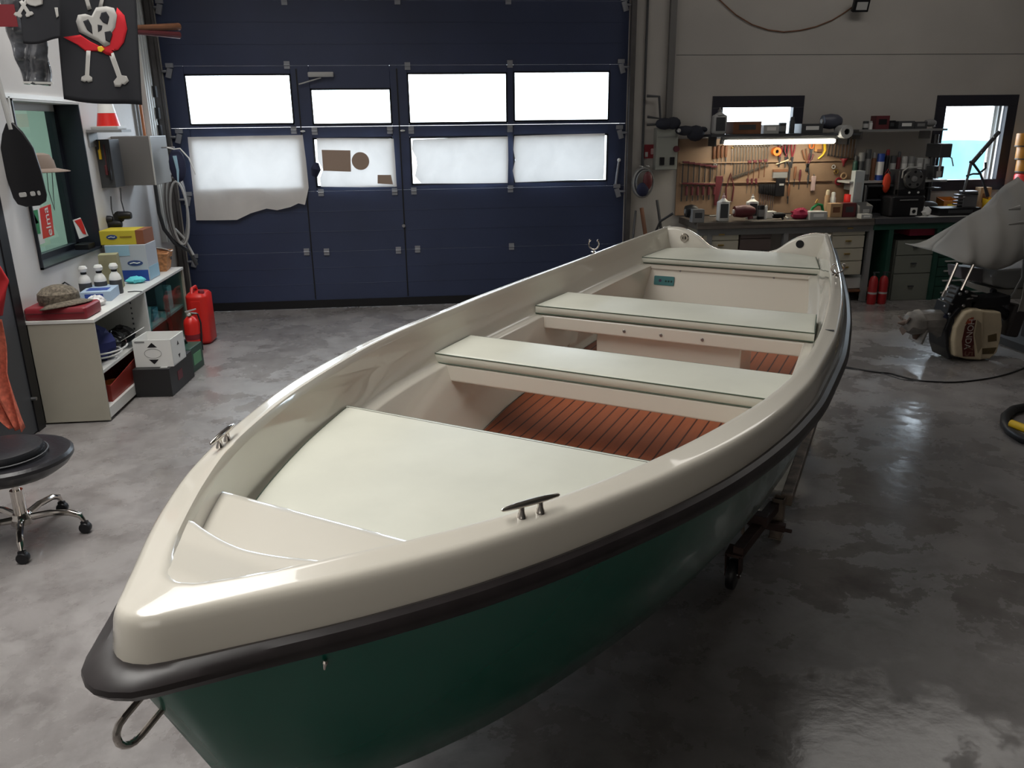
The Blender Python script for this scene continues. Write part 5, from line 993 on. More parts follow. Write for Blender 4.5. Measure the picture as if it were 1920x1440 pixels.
for k, (px, py, px2_, py2, m, lb) in enumerate(((1322, 402, 1340, 395, LGREY, 'pale spatula lying left of the first white bottle'), (1466, 401, 1478, 410, LGREY, 'pale chisel lying in front of the black jigsaw'), (1546, 400, 1572, 404, BRASS, 'brass coloured file lying by the cardboard box'), (1577, 399, 1595, 402, GREY, 'grey pliers lying before the dark red box'), (1425, 406, 1438, 406, WHITE, 'white glue stick at the bench edge'), (1632, 400, 1650, 398, GREY, 'grey rod lying at the end of the wooden bench'))):
    a, b = onZ(px, py, BZ+.008), onZ(px2_, py2, BZ+.008); a.y = min(a.y, 8.6); b.y = min(b.y, 8.6); o = MB().tube([Vector((0, 0, 0)), (b-a)*.5, b-a], [.006, .007, .010], m, 8).build('bench_hand_tool', loc=a); tag(o, lb, 'hand tool')
# tools on the board
TY_ = YW-.035
def onboard(px, py): return onY(px, py, TY_)
WR = mat('chromed_wrench', (.55, .55, .56), .25, 1.0)
def spanner(L, m, w=.011):
    t = thing('combination_wrench', '', 'wrench'); 
    MB().box((0, 0, -L/2), (w, .005, L*.86), m).build('shank', t, smooth=0, bevel=.001)
    MB().tube([(w*1.0*math.cos(a), 0, w*1.0*math.sin(a)) for a in [2*pi*k/12 for k in range(12)]], w*.42, m, 6, closed=True).build('ring_end', t)
    MB().xz([(-w*.5, -L+w), (w*.5, -L+w), (w*1.3, -L+.2*w), (w*1.1, -L-w*1.3), (w*.5, -L-w*1.3), (w*.45, -L-.2*w), (-w*.45, -L-.2*w), (-w*.5, -L-w*1.3), (-w*1.1, -L-w*1.3), (-w*1.3, -L+.2*w)], -.003, .003, m).build('jaw', t, smooth=0)
    return t
ORD = ['first', 'second', 'third', 'fourth', 'fifth', 'sixth', 'seventh', 'eighth', 'ninth', 'tenth', 'eleventh', 'twelfth', 'thirteenth', 'fourteenth']
def row(n, x0, y0, x1, y1, L0, L1, m, label, group, w=.011, maker=spanner):
    for i in range(n):
        f = i/(n-1); p = onboard(lerp(x0, x1, f), lerp(y0, y1, f)); L = lerp(L0, L1, f); t = maker(L, m, w); t.location = p; t['label'] = '%s %s' % (ORD[i], label); t['group'] = group
row(12, 1379, 273, 1441, 273, .33, .20, mat('dull_wrench', (.16, .14, .12), .4, .7), 'from the left of the dull wrenches hung under the lamp', 'dull wrenches on the tool board', .014)
row(9, 1556, 262, 1606, 258, .155, .225, WR, 'from the left of the shiny wrenches hung right of the lamp', 'shiny wrenches right of the lamp', .010)
def driver(L, m, w=.014):
    t = thing('screwdriver', '', 'screwdriver'); MB().lathe([(0, 0), (w*.8, -.004), (w, -.02), (w*.9, -L*.38), (w*.5, -L*.42), (0, -L*.42)], m, n=10).build('handle', t); MB().cyl((0, 0, -L*.40), (0, 0, -L), w*.25, STEEL, 6).build('blade', t); return t
row(6, 1362, 262+10, 1362+1, 262+10, .2, .2, BRASS, '', '') if False else None
row(3, 1402, 334, 1418, 334, .16, .16, MAROON, 'from the left of three red handled screwdrivers under the wrenches', 'red screwdrivers on the tool board', .014, driver)
row(7, 1426, 345, 1452, 345, .24, .30, BLACK, 'from the left of the dark handled tools standing low on the tool board', 'dark handled tools low on the tool board', .019, driver)
def hanger(L, m, w=.02):
    t = thing('hammer', '', 'hammer'); MB().box((0, 0, -L/2), (w*.7, .016, L), BROWN).build('handle', t, smooth=0, bevel=.003); MB().box((.0, 0, -.006), (w*3.4, .024, .026), m).cyl((w*1.6, 0, -.006), (w*2.0, 0, -.006), .014, m, 8).build('head', t, bevel=.003); return t
row(4, 1405, 302, 1435, 300, .20, .18, MAROON, 'from the left of the small hammers below the dull wrenches', 'small hammers on the tool board', .010, hanger)
def clampt(L, m, w=.016):
    t = thing('bar_clamp', '', 'clamp'); MB().box((0, 0, -L/2), (w*.6, .008, L), DKSTEEL).build('bar', t, smooth=0); MB().box((w*1.6, 0, -.012), (w*3.6, .02, .02), m).build('fixed_jaw', t, smooth=0, bevel=.003); MB().box((w*1.4, 0, -L*.55), (w*3.2, .02, .02), m).build('sliding_jaw', t, smooth=0, bevel=.003); MB().lathe([(0, -L*.62), (w*.7, -L*.63), (w*.7, -L*.85), (0, -L*.86)], m, (w*2.6, 0, 0), 10).build('handle', t); return t
row(6, 1281, 302, 1333, 310, .42, .36, MAROON, 'from the left of the dark bar clamps at the left of the tool board', 'bar clamps on the tool board', .020, clampt)
row(4, 1340, 272, 1362, 272, .34, .30, BROWN, 'from the left of the wooden handled chisels beside the wrenches', 'long wooden tools on the tool board', .017, driver)
def pliers(L, m, w=.016):
    t = thing('pliers', '', 'pliers'); 
    MB().tube([(-.022, 0, 0), (-.016, 0, -L*.3), (0, 0, -L*.58)], [.008, .009, .006], m, 8).build('grip', t); MB().tube([(.022, 0, 0), (.016, 0, -L*.3), (0, 0, -L*.58)], [.008, .009, .006], m, 8).build('grip', t)
    MB().xz([(-.014, -L*.55), (.014, -L*.55), (.005, -L), (-.005, -L)], -.006, .006, DKSTEEL).build('jaws', t, smooth=0, bevel=.002); return t
row(3, 1464, 270, 1488, 268, .24, .26, DRED, 'from the left of the pliers hanging under the lamp', 'pliers on the tool board', .016, pliers)
for i, (px, py, L, a, m, lb) in enumerate(((1470, 272, .24, -.35, BLACK, 'black tin snips tilted beside the orange tape'), (1508, 280, .28, -.3, BROWN, 'long brown pliers right of the hanging pliers'), (1522, 288, .19, .25, MAROON, 'short pliers crossing the long brown pliers'))):
    t = pliers(L, m); t.location = onboard(px, py); t.rotation_euler = (0, a, 0); t['label'] = lb
t = goods('roll', 'orange_tape', 'orange tape roll hanging in the middle of the tool board', 'tape', (1447, 277, 1462, 291), YW-.045, onboard(1455, 292).z, ORANGE, DARK)
for i, (x0, y0, x1, y1, m, lb, nm) in enumerate(((1516, 265, 1527, 288, ORANGE, 'orange handled scissors at the top of the tool board', 'orange_scissors'), (1529, 264, 1540, 284, mat('orange_tan_card', (.55, .26, .08), .6), 'orange brown card hanging by the yellow hook', 'orange_card'))):
    a, b = onboard(x0, y0), onboard(x1, y1); t = thing(nm, lb, 'scissors' if i == 0 else 'card', a); w = b.x-a.x; h = a.z-b.z
    if i == 0: MB().tube([(w*.5+w*.3*math.cos(q), 0, -h*.3+h*.28*math.sin(q)) for q in [2*pi*k/14 for k in range(14)]], .009, m, 6, closed=True).build('handle_loop', t); MB().xz([(w*.3, -h*.5), (w*.7, -h*.5), (w*.55, -h*1.5), (w*.45, -h*1.5)], -.004, .004, DKSTEEL).build('blades', t, smooth=0)
    else: MB().box((w/2, .005, -h/2), (w, .01, h), m).build('card_body', t, smooth=0); MB().cyl((w/2, .0, 0), (w/2, .03, 0), .004, STEEL).build('nail', t)
q = [onboard(*p) for p in ((1538, 266), (1546, 266), (1547, 282), (1543, 290), (1534, 298))]; t = thing('yellow_hook', 'bright yellow curved hook tool near the shiny wrenches', 'hook', q[0]); MB().tube([p-q[0] for p in q], [.010, .018, .016, .011, .008], YELLOW, 8).build('hook_body', t); MB().box((.0, .0, -.09), (.05, .02, .03), BROWN).build('wooden_rest', t, smooth=0)
a, b = onboard(1455, 308), onboard(1478, 300); tag(MB().tube([a-a, (b-a)*.6, b-a], [.006, .008, .012], mat('pale_wood', (.6, .45, .28), .6), 8).build('pale_stick', loc=a), 'pale wooden stick slanting over the tool board', 'stick')
t = thing('hand_brush', 'hand brush with grey bristles hanging in the middle of the tool board', 'brush', onboard(1463, 320)); MB().box((0, 0, 0), (.165, .03, .03), BROWN).build('brush_back', t, smooth=0, bevel=.004); MB().box((0, 0, -.045), (.16, .026, .06), GREY).build('bristles', t, smooth=0); 
t = thing('black_pouch', 'black card pouch hanging under the hand brush', 'pouch', onboard(1463, 336)); MB().box((0, -.012, -.085), (.10, .02, .19), BLACK).build('pouch_body', t, smooth=0, bevel=.003); MB().box((.01, -.024, -.055), (.05, .002, .02), LGREY).build('white_print', t, smooth=0)
for i, (px, y0, y1, w, m, lb, nm) in enumerate(((1482, 303, 372, .022, DKSTEEL, 'long dark reamer right of the hand brush', 'reamer'), (1492, 312, 350, .03, BROWN, 'brown handled scraper right of the long reamer', 'scraper'), (1501, 318, 355, .026, MAROON, 'dark red grip beside the brown scraper', 'grip_tool'), (1526, 330, 358, .045, mat('pale_pink_block', (.45, .33, .31), .6), 'pale pink block hanging right of the scrapers', 'sanding_block'), (1516, 328, 352, .022, DARK, 'dark gouge beside the pale pink block', 'gouge'), (1583, 297, 312, .05, DRED, 'dark red funnel under the shiny wrenches', 'funnel'), (1480, 345, 382, .03, BROWN, 'brown wooden handle low on the board', 'wooden_dowel'), (1347, 330, 385, .045, MAROON, 'broad dark red hand saw handle left on the tool board', 'saw'), (1370, 325, 378, .02, MAROON, 'curved dark red tool beside the saw', 'bow_tool'))):
    a, b = onboard(px, y0), onboard(px, y1); L = a.z-b.z; t = thing(nm, lb, 'hand tool', a)
    if nm == 'funnel': MB().lathe([(.045, 0), (.01, -L*.6), (.008, -L)], m, n=14).build('funnel_body', t, solid=.003); MB().cyl((0, .0, 0), (0, .03, 0), .004, STEEL).build('nail', t)
    elif nm == 'sanding_block': MB().box((0, 0, -L/2), (w, .03, L), m).build('block_body', t, smooth=0, bevel=.006); MB().box((0, 0, .01), (.01, .01, .02), STEEL).build('hanger', t, smooth=0)
    elif nm == 'saw': MB().xz([(-.03, 0), (.05, 0), (.05, -.05), (.0, -L), (-.03, -L)], -.006, .006, m).build('saw_handle', t, smooth=0, bevel=.003); MB().xz([(.045, -.005), (.06, -.05), (.02, -L*.9), (.0, -L*.95)], -.002, .002, STEEL).build('saw_blade', t, smooth=0)
    elif nm == 'bow_tool': MB().tube([(-.03, 0, -L), (-.04, 0, -L*.5), (0, 0, 0), (.045, 0, -L*.5), (.035, 0, -L)], .009, m, 8).build('bow', t); MB().cyl((-.03, 0, -L), (.035, 0, -L), .004, STEEL).build('wire', t)
    else: MB().tube([(0, 0, 0), (0, 0, -L*.3), (0, 0, -L*.62)], [w*.4, w*.55, w*.35], m, 8).build('handle', t); MB().cyl((0, 0, -L*.6), (0, 0, -L), w*.2, DKSTEEL, 6).build('blade', t)
for i, (px, py, r, m, lb) in enumerate(((1568, 322, .022, BRASS, 'brass disc hung left of the tilted pale ring'), (1582, 330, .030, TAN, 'tan ring hung under the dark red funnel'), (1572, 340, .034, DRED, 'dark red ring hung on the right of the tool board'), (1563, 313, .018, LGREY, 'small pale key ring at the right of the tool board'), (1341, 309, .012, LGREY, 'small pale washer left of the wrenches'))):
    t = thing('hanging_ring', lb, 'ring', onboard(px, py)); MB().tube([(r*math.cos(a), 0, r*math.sin(a)) for a in [2*pi*k/16 for k in range(16)]], r*.3, m, 6, closed=True).build('ring_body', t); MB().cyl((0, .0, r), (0, .03, r), .003, STEEL).build('nail', t)
for i, px in enumerate((1363, 1373)): p = onboard(px, 277); tag(MB().ball((0, 0, 0), .012, BRASS, 10).cyl((0, 0, -.01), (0, 0, -.18), .005, STEEL, 6).cyl((0, 0, 0), (0, .03, 0), .003, STEEL, 6).build('brass_knob_tool', loc=p), ['left', 'right'][i]+' of two punches with shining brass knobs under the lamp', 'punch', 'brass knob punches')
for i, (y, x0, x1) in enumerate(((306, 1275, 1600), (344, 1275, 1560))):
    a, b = onboard(x0, y), onboard(x1, y); tag(MB().box(((a.x+b.x)/2, YW-.03, a.z), (b.x-a.x, .02, .012), PEG).build('tool_rail', smooth=0), ['upper', 'lower'][i]+' thin wooden rail across the tool board', 'rail')
# machine tower: black cabinet, dark case, disc machine, drill press column
bc = thing('black_cabinet', 'black open cabinet standing on the bench behind the orange bag', 'cabinet', (onY(1640, 370, 8.45).x, 8.47, BZ)); hC = 1.205-BZ
for c, d in (((-.17, 0, hC/2), (.015, .3, hC)), ((.17, 0, hC/2), (.015, .3, hC)), ((0, 0, hC-.01), (.35, .3, .02)), ((0, 0, .01), (.35, .3, .02)), ((0, .145, hC/2), (.35, .01, hC))): MB().box(c, d, DARK).build('panel', bc, smooth=0)
MB().box((0, 0, hC*.5), (.33, .26, .012), DARK).build('shelf', bc, smooth=0)
t = thing('orange_bag', 'bright orange red fabric bag hanging from the lower wall shelf', 'bag', (onY(1660, 360, 8.33).x, 8.33, onY(1660, 362, 8.33).z)); hh = onY(1660, 317, 8.33).z-onY(1660, 362, 8.33).z
MB().ball((0, 0, hh*.42), hh*.42, mat('orange_red_fabric', (.62, .05, .015), .7), 14, (.42, .3, 1)).build('bag_body', t); MB().tube([(-.03, 0, hh*.8), (0, 0, hh*1.0), (.03, 0, hh*.8)], .006, DRED, 6).build('strap', t)
X = lambda px, Y=8.3: onY(px, 380, Y).x
ca = thing('machine_case', 'black machine case with a white square label standing on the steel bench', 'case', (X(1692, 8.25), 8.28, BZ)); wC = X(1724, 8.25)-X(1660, 8.25); hM = onY(1692, 368, 8.14).z-BZ
MB().rbox((0, 0, hM/2), (wC, .28, hM), .03, BLACK).build('case_body', ca, bevel=.004); MB().box((.07, -.142, .055), (.075, .004, .075), WHITE).build('white_label', ca, smooth=0); MB().lathe([(0, -.003), (.02, -.003), (.02, 0)], BLACK, (.07, -.1445, .055), 14, 'Y').build('label_hole', ca); MB().tube([(-.10, -.145, hM-.04), (.10, -.145, hM-.04)], .006, GREY, 6).build('case_handle', ca)
dm_ = thing('disc_machine', 'dark machine with a large slotted disc standing on the black case', 'machine', (X(1703, 8.25), 8.30, BZ+hM)); R_ = .105; MB().box((0, .03, .13), (.30, .20, .26), DKSTEEL).build('gear_housing', dm_, smooth=0, bevel=.01)
MB().lathe([(.035, -.10), (.06, -.105), (.095, -.105), (R_, -.09), (R_, -.06)], mat('disc_grey', (.14, .14, .14), .45, .6), (.0, 0, .17), 28, 'Y').build('slotted_disc', dm_)
for k in range(5): a = 2*pi*k/5+.3; MB().lathe([(0, -.002), (.014, -.002), (.014, 0)], BLACK, (.072*math.cos(a), -.105, .17+.072*math.sin(a)), 10, 'Y').build('disc_slot', dm_)
MB().lathe([(0, -.115), (.03, -.11), (.034, -.09)], GREY, (0, 0, .17), 14, 'Y').build('spindle', dm_); MB().tube([(-.13, -.09, .18), (-.135, -.10, .25), (-.09, -.11, .285), (.06, -.11, .29)], .008, LGREY, 8).build('guard_rail', dm_)
MB().box((0, -.06, .03), (.30, .06, .06), BLACK).build('base_block', dm_, smooth=0); MB().lathe([(0, -.095), (.012, -.095), (.012, -.08)], WHITE, (-.03, 0, .03), 10, 'Y').build('knob', dm_); MB().lathe([(0, -.095), (.012, -.095), (.012, -.08)], WHITE, (.07, 0, .03), 10, 'Y').build('knob', dm_)
dp = thing('drill_press', 'tall dark drill press standing before the left edge of the right window', 'drill press', (X(1745, 8.4), 8.42, BZ)); MB().box((0, 0, .02), (.22, .26, .04), DKSTEEL).build('base', dp, smooth=0, bevel=.004); MB().cyl((0, .05, .03), (0, .05, .82), .028, DKSTEEL, 14).build('column', dp)
MB().box((0, -.03, .66), (.13, .26, .14), DARK).box((0, .02, .44), (.12, .2, .12), DARK).build('drill_head', dp, smooth=0, bevel=.01); MB().box((-.04, -.02, .27), (.14, .2, .02), DKSTEEL).build('table', dp, smooth=0); MB().tube([(.06, -.08, .62), (.10, -.12, .58), (.13, -.12, .50)], .006, STEEL, 6).build('feed_lever', dp); MB().cyl((0, -.09, .60), (0, -.09, .45), .015, STEEL, 10).build('spindle', dp)
MB().box((-.02, -.12, .42), (.05, .01, .06), LGREY).build('scale_plate', dp, smooth=0)
crumple('white_rag', 'crumpled white rag beside the black machine case on the steel bench', 'rag', (X(1733, 8.2), 8.16, BZ+.004), .055, WHITE, (1, 1, .9), 51)
tag(MB().box((0, 0, .002), (1.02, .42, .003), PAPERW).build('paper_sheet', loc=(X(1790, 8.25)+.02, 8.27, BZ), smooth=0), 'white paper spread over the front of the steel bench', 'paper')
goods('tool', 'bench_grinder', 'dark bench grinder with bright rims behind the white rag', 'grinder', (1722, 372, 1760, 396), 8.38, BZ+.004, DARK, STEEL)
goods('bin', 'orange_bin', 'orange brown parts bin under the right window', 'bin', (1762, 370, 1788, 394), 8.50, BZ+.004, mat('orange_brown', (.50, .18, .02), .5), YELLOW)
goods('bin', 'yellow_bin', 'bright yellow parts bin at the right end of the steel bench', 'bin', (1853, 372, 1899, 392), 8.42, BZ+.004, YELLOW, YELLOW)
goods('box', 'black_tool_case', 'long flat black tool case on the white paper', 'case', (1751, 388, 1826, 402), 8.20, BZ+.004, BLACK, DARK)
goods('box', 'wooden_block', 'brown block behind the engine frame under the right window', 'block', (1832, 351, 1852, 384), 8.58, BZ+.004, TAN, BROWN)
tag(MB().box((0, 0, .02), (.24, .12, .04), DARK).build('dark_tray', loc=(X(1868, 8.15), 8.14, BZ+.004), smooth=0, bevel=.004), 'low dark tray in front of the yellow parts bin', 'tray')
tag(MB().box((0, 0, .012), (.22, .10, .02), MAROON).build('red_wood_strip', loc=(X(1838, 8.45), 8.45, BZ+.004), smooth=0), 'dark red wooden strip behind the black tool case', 'strip')
cz = BZ+.004+.073
en = thing('outboard_bracket', 'grey outboard engine block with a tall steering arm standing on the black tool case', 'engine part', (X(1812, 8.22), 8.22, cz)); bx = en.location.x
def rel(px, py, Y=8.22): p = onY(px, py, Y); return Vector((p.x-bx, p.y-8.22, p.z-cz))
GM = mat('cast_metal', (.18, .18, .19), .45, .5); MB().box((.02, .02, .085), (.16, .10, .17), GM).build('engine_block', en, smooth=0, bevel=.008)
for k in range(4): MB().box((-.085, .02, .03+.033*k), (.06, .09, .012), GM).build('cooling_fin', en, smooth=0)
MB().tube([(-.05, -.02, .10), rel(1806, 362), rel(1815, 330), rel(1822, 301)], [.022, .012, .013, .017], GM, 10).build('upright_tube', en)
MB().tube([rel(1820, 303), rel(1822, 306, 8.2), rel(1873, 247, 8.2)], [.018, .024, .022], DARK, 10).build('diagonal_arm', en)
MB().tube([rel(1822, 303), rel(1838, 325), rel(1845, 345), rel(1852, 368)], [.014, .012, .012, .02], DKSTEEL, 8).tube([rel(1840, 322), rel(1848, 315), rel(1848, 304)], .012, DKSTEEL, 8).tube([rel(1812, 330), rel(1824, 326), rel(1838, 326)], .010, DKSTEEL, 8).build('fork', en)
for px, py in ((1863, 257), (1840, 287)): MB().ball(rel(px, py, 8.17), .007, WHITE, 8).build('rivet', en)
MB().tube([rel(1804, 362, 8.18), rel(1834, 364, 8.18)], .006, BLACK, 6).build('cross_bolt', en)
# right edge: orange tins over a red-lidded white container
for i, (y0, y1, lb) in enumerate(((250, 276, 'top'), (277, 301, 'middle'), (302, 326, 'bottom'))):
    a = onY(1908, y1, 8.40); b = onY(1908, y0, 8.40)
    if i == 0: tn = thing('orange_tin', '', 'tin', (0, 0, 0), group='stack of three orange tins'); hT = b.z-a.z-.004; MB().lathe([(0, 0), (.098, 0), (.10, .008), (.10, hT-.01), (.096, hT), (0, hT)], mat('orange_tin', (.50, .20, .015), .4), n=22).build('tin_body', tn); MB().lathe([(.1005, .002), (.102, .008), (.1005, .014)], DARK, n=22).build('rim', tn); o = tn
    else: o = copy_tree(tn)
    o.location = (a.x+.085, 8.40, 1.30+.134*(2-i)); o['label'] = lb+' tin of the orange stack at the right edge above the red lid'
hz0 = .905
ct = thing('white_drum', 'white drum with a bright red lid at the right end of the steel bench', 'drum', (onY(1908, 380, 8.38).x+.075, 8.40, BZ)); MB().lathe([(0, 0), (.115, 0), (.118, .01), (.118, .33)], mat('drum_pale', (.42, .48, .52), .5), n=24).build('drum_body', ct); MB().lathe([(.12, .31), (.128, .32), (.128, .385), (.12, .40), (0, .405)], RED, n=24).build('red_lid', ct)
# left of the bench: conduit, bracket, sign, box, hanging coil
tag(MB().cyl((onY(1212, 100, YW-.03).x, YW-.02, 1.40), (onY(1215, 0, YW-.03).x, YW-.02, 4.5), .012, DARK, 8).build('conduit'), 'thin dark conduit running up beside the garage door', 'conduit')
x = onY(1259, 100, YW-.03).x; tag(MB().box((x, YW-.03, 3.1), (.065, .05, 2.7), EB).build('cable_channel', smooth=0), 'grey cable channel rising above the wall switch cabinet', 'cable channel')
br = thing('wall_bracket', 'dark rectangular steel bracket on the conduit beside the garage door', 'bracket', onY(1216, 250, YW-.06)); P = lambda px, py: onY(px, py, YW-.06)-onY(1216, 250, YW-.06)
MB().tube([P(1213, 180), P(1236, 181), P(1238, 222), P(1214, 219)], .014, DARK, 8).tube([P(1213, 234), P(1240, 233)], .012, DARK, 8).build('bracket_frame', br)
sg = thing('red_sign', 'small red and white fire sign on the wall by the conduit', 'sign', onY(1218, 284, YW-.01)); w = .12; MB().box((0, -.004, 0), (w, .006, .14), DRED).build('sign_plate', sg, smooth=0); MB().rbox((0, 0, 0), (.03, .06, .003), .01, mat('sign_pink', (.45, .30, .30), .5), rot=(pi/2, 0, 0)).build('white_symbol', sg, loc=(.025, -.009, 0)); MB().box((-.035, -.008, -.03), (.03, .003, .05), LGREY).build('white_symbol', sg, smooth=0)
sw = thing('switch_cabinet', 'pale grey wall switch cabinet with two dark sockets beside the tool board', 'switch cabinet', onY(1250, 320, YW-.0)); a = onY(1231, 240, YW-.1)-sw.location; b = onY(1268, 318, YW-.1)-sw.location
SWM = mat('switch_box_paint', (.27, .28, .25), .5); MB().box(((a.x+b.x)/2, -.06, (a.z+b.z)/2), (b.x-a.x, .12, a.z-b.z), SWM).build('box_body', sw, smooth=0, bevel=.006)
for dx in (-.05, .06): MB().box(((a.x+b.x)/2+dx, -.125, b.z+.09), (.05, .02, .08), BLACK).build('socket', sw, smooth=0, bevel=.004)
MB().box(((a.x+b.x)/2, -.122, a.z-.09), (b.x-a.x-.02, .004, .008), GREY).build('seam', sw, smooth=0); MB().lathe([(0, -.03), (.03, -.03), (.032, -.0)], mat('dull_red', (.10, .02, .03), .5), (b.x-.02, -.12, (a.z+b.z)/2), 14, 'Y').build('red_switch', sw)
def heap(name, label, cat, pts, Y, m, r0=.05, seed=0):
    t = thing(name, label, cat, onY(pts[0][0], pts[0][1], Y)); o = t.location
    MB().tube([onY(a, b, Y)-o for a, b in pts], r0, m, 10).build(name+'_body', t, smooth=60); return t
t = thing('dark_jacket', 'dark blue black cloth bundle lying on top of the switch cabinet', 'cloth', onY(1253, 240, YW-.12)); o_ = t.location
for k, (px, py, r, s) in enumerate(((1246, 232, .075, (1.3, .8, .8)), (1262, 231, .07, (1.2, .8, .9)), (1285, 245, .085, (1.3, .7, .6)), (1304, 250, .09, (1.1, .7, .9)), (1318, 243, .05, (1, .8, .6)))): MB().ball(onY(px, py, YW-.12)-o_, r, mat('jacket_cloth', (.018, .02, .032), .8), 12, s).build('cloth_fold', t)
MB().ball(onY(1273, 245, YW-.18)-o_, .022, LGREY, 10).build('pale_disc', t)
cc_ = thing('cable_coil', 'coil of grey cable hanging on pegs under the red sign', 'cable', onY(1205, 342, YW-.08)); o_ = cc_.location
for k in range(4): MB().tube([(.005*k+(.115-.008*k)*math.cos(a), -.012*k, (.155-.01*k)*math.sin(a)) for a in [2*pi*j/24 for j in range(24)]], .009, [GREY, LGREY, DARK, GREY][k], 6, closed=True).build('cable_loop', cc_)
MB().ball((.02, -.03, .02), .075, MAROON, 12, (.7, .4, 1.3)).build('maroon_bag', cc_, loc=(.02, -.02, .0)); MB().ball((-.01, -.05, -.07), .075, NAVY, 12, (.9, .5, 1)).build('navy_bag', cc_)
for dx in (-.02, .05): MB().cyl((dx, -.05, .165), (dx, .07, .165), .007, WHITE, 8).build('peg', cc_)
MB().tube([(.0, 0, .17), (-.0, .03, .26), (.0, .05, .40)], .01, DARK, 8).build('lead', cc_)
for i, (pts, r, m, lb, nm) in enumerate((([(1192, 395), (1186, 455)], .012, DKSTEEL, 'left one of the dark poles leaning in the corner behind the boat', 'leaning_pole'), ([(1232, 375), (1243, 455)], .016, DKSTEEL, 'right one of the dark poles leaning in the corner behind the boat', 'leaning_pole'), ([(1203, 390), (1212, 452)], .022, BROWN, 'brown pole leaning between the two dark poles', 'leaning_pole'), ([(1222, 450), (1238, 415), (1262, 400)], .013, DARK, 'dark bent bar near the left end of the workbench', 'bent_bar'))):
    a = onY(pts[0][0], pts[0][1], YW-.25); P = [onY(p_[0], p_[1], YW-.08-.1*k) for k, p_ in enumerate(pts)]
    d = (P[-1]-P[0]); 
    if len(pts) == 2: P = [P[0], P[0]+d*(-(P[0].z)/d.z)]
    else: P = [Vector((P[0].x, P[0].y, 0))]+P
    tag(MB().tube([p_-P[0] for p_ in P], r, m, 8).build(nm, loc=P[0]), lb, 'pole')
# spotlight and its cable on the back wall
sp = thing('spotlight', 'small black floodlight high on the back wall', 'lamp', onY(1614, 10, YW-.10)); MB().box((0, 0, 0), (.16, .05, .12), BLACK, rot=(.35, 0, -.1)).build('lamp_body', sp, smooth=0, bevel=.006); MB().box((.0, -.028, -.01), (.11, .004, .075), LGREY, rot=(.35, 0, -.1)).build('lamp_glass', sp, smooth=0); MB().box((0, .06, .0), (.04, .10, .02), BLACK).build('bracket', sp, smooth=0)
pts = [(1345, -4), (1360, 10), (1380, 28), (1410, 46), (1440, 56), (1470, 60), (1500, 57), (1530, 50), (1560, 38), (1580, 26), (1600, 12)]; a = onY(*pts[0], YW-.012)
tag(MB().tube([onY(x, y, YW-.012)-a for x, y in pts], .006, BROWN, 6).build('hanging_cable', loc=a), 'thin cable sagging along the back wall to the floodlight', 'cable')
# paper over the lower door panes
PP = paper_mat('paper_translucent', (.80, .77, .74), .155)
def sheet(label, q, Y=YW-.006, ragged=()):
    P = [onY(x, y, Y) for x, y in q]; o = P[0]; N = len(P); c = sum(P, Vector())/N
    mb = MB(); R = 5; vs = [(c.x-o.x, 0, c.z-o.z)]
    for k in range(1, R+1): vs += [(lerp(c.x, p.x, k/R)-o.x, -.010-.012*math.sin(9*lerp(c.x, p.x, k/R)+7*lerp(c.z, p.z, k/R))*.6, lerp(c.z, p.z, k/R)-o.z) for p in P]
    fs = [(0, 1+i, 1+(i+1) % N) for i in range(N)]
    for k in range(R-1): fs += [(1+k*N+i, 1+(k+1)*N+i, 1+(k+1)*N+(i+1) % N, 1+k*N+(i+1) % N) for i in range(N)]
    mb.add(vs, fs, PP); return tag(mb.build('paper_sheet', loc=o, smooth=80), label, 'paper', 'paper sheets over the lower door panes')
def D(P, n=6): return [(lerp(a[0], b[0], k/n), lerp(a[1], b[1], k/n)) for a, b in zip(P, P[1:]+P[:1]) for k in range(n)]
sheet('largest paper sheet hanging over the lower left door pane with a torn bottom', D([(352, 257), (450, 255), (568, 253), (574, 300), (579, 352), (572, 384), (560, 381), (545, 388), (520, 394), (500, 391), (470, 400), (445, 412), (400, 413), (368, 413), (362, 350)], 3))
s_ = sheet('paper sheet with two tan patches over the wicket door pane', D([(594, 259), (660, 259), (738, 260), (741, 300), (744, 350), (680, 351), (602, 350), (600, 335), (606, 318), (596, 300)], 3))
for nm, lb, q in (('card_patch', 'square tan card stuck on the papered wicket pane', [(603, 281), (657, 282), (658, 322), (606, 320)]), ('card_patch', 'small tan card low on the right of the wicket pane paper', [(708, 328), (733, 328), (737, 346), (708, 344)])):
    P = [onY(x, y, YW-.03) for x, y in q]; o = P[0]; tag(MB().xz([(p.x-o.x, p.z-o.z) for p in P], -.002, .002, mat('card_translucent_tan', (.38, .28, .22), .8)).build(nm, loc=o, smooth=0), lb, 'card')
p = onY(676, 302, YW-.03); tag(MB().lathe([(0, -.003), (.088, -.003), (.088, .003), (0, .003)], mat('card_translucent_tan', (.3, .2, .15), .8), n=28, axis='Y').build('card_disc', loc=p, smooth=30), 'round tan card disc stuck on the papered wicket pane', 'card')
sheet('paper sheet over the third lower door pane with a torn left edge', D([(774, 262), (860, 258), (952, 256), (953, 300), (952, 343), (860, 344), (790, 344), (778, 330), (782, 310), (780, 295), (772, 280)], 3))
sheet('wrinkled paper sheet over the lower right door pane', D([(964, 255), (1050, 252), (1134, 250), (1133, 300), (1131, 336), (1040, 339), (966, 342), (961, 320), (966, 300), (962, 280)], 3))
tag(MB().tube([(0, 0, 0), (.02, -.01, .07), (.03, 0, .13)], [.03, .05, .02], NAVY, 10).build('dark_glove', loc=onY(590, 330, YW-.05)), 'dark glove stuck behind the papers at the wicket door handle', 'glove')
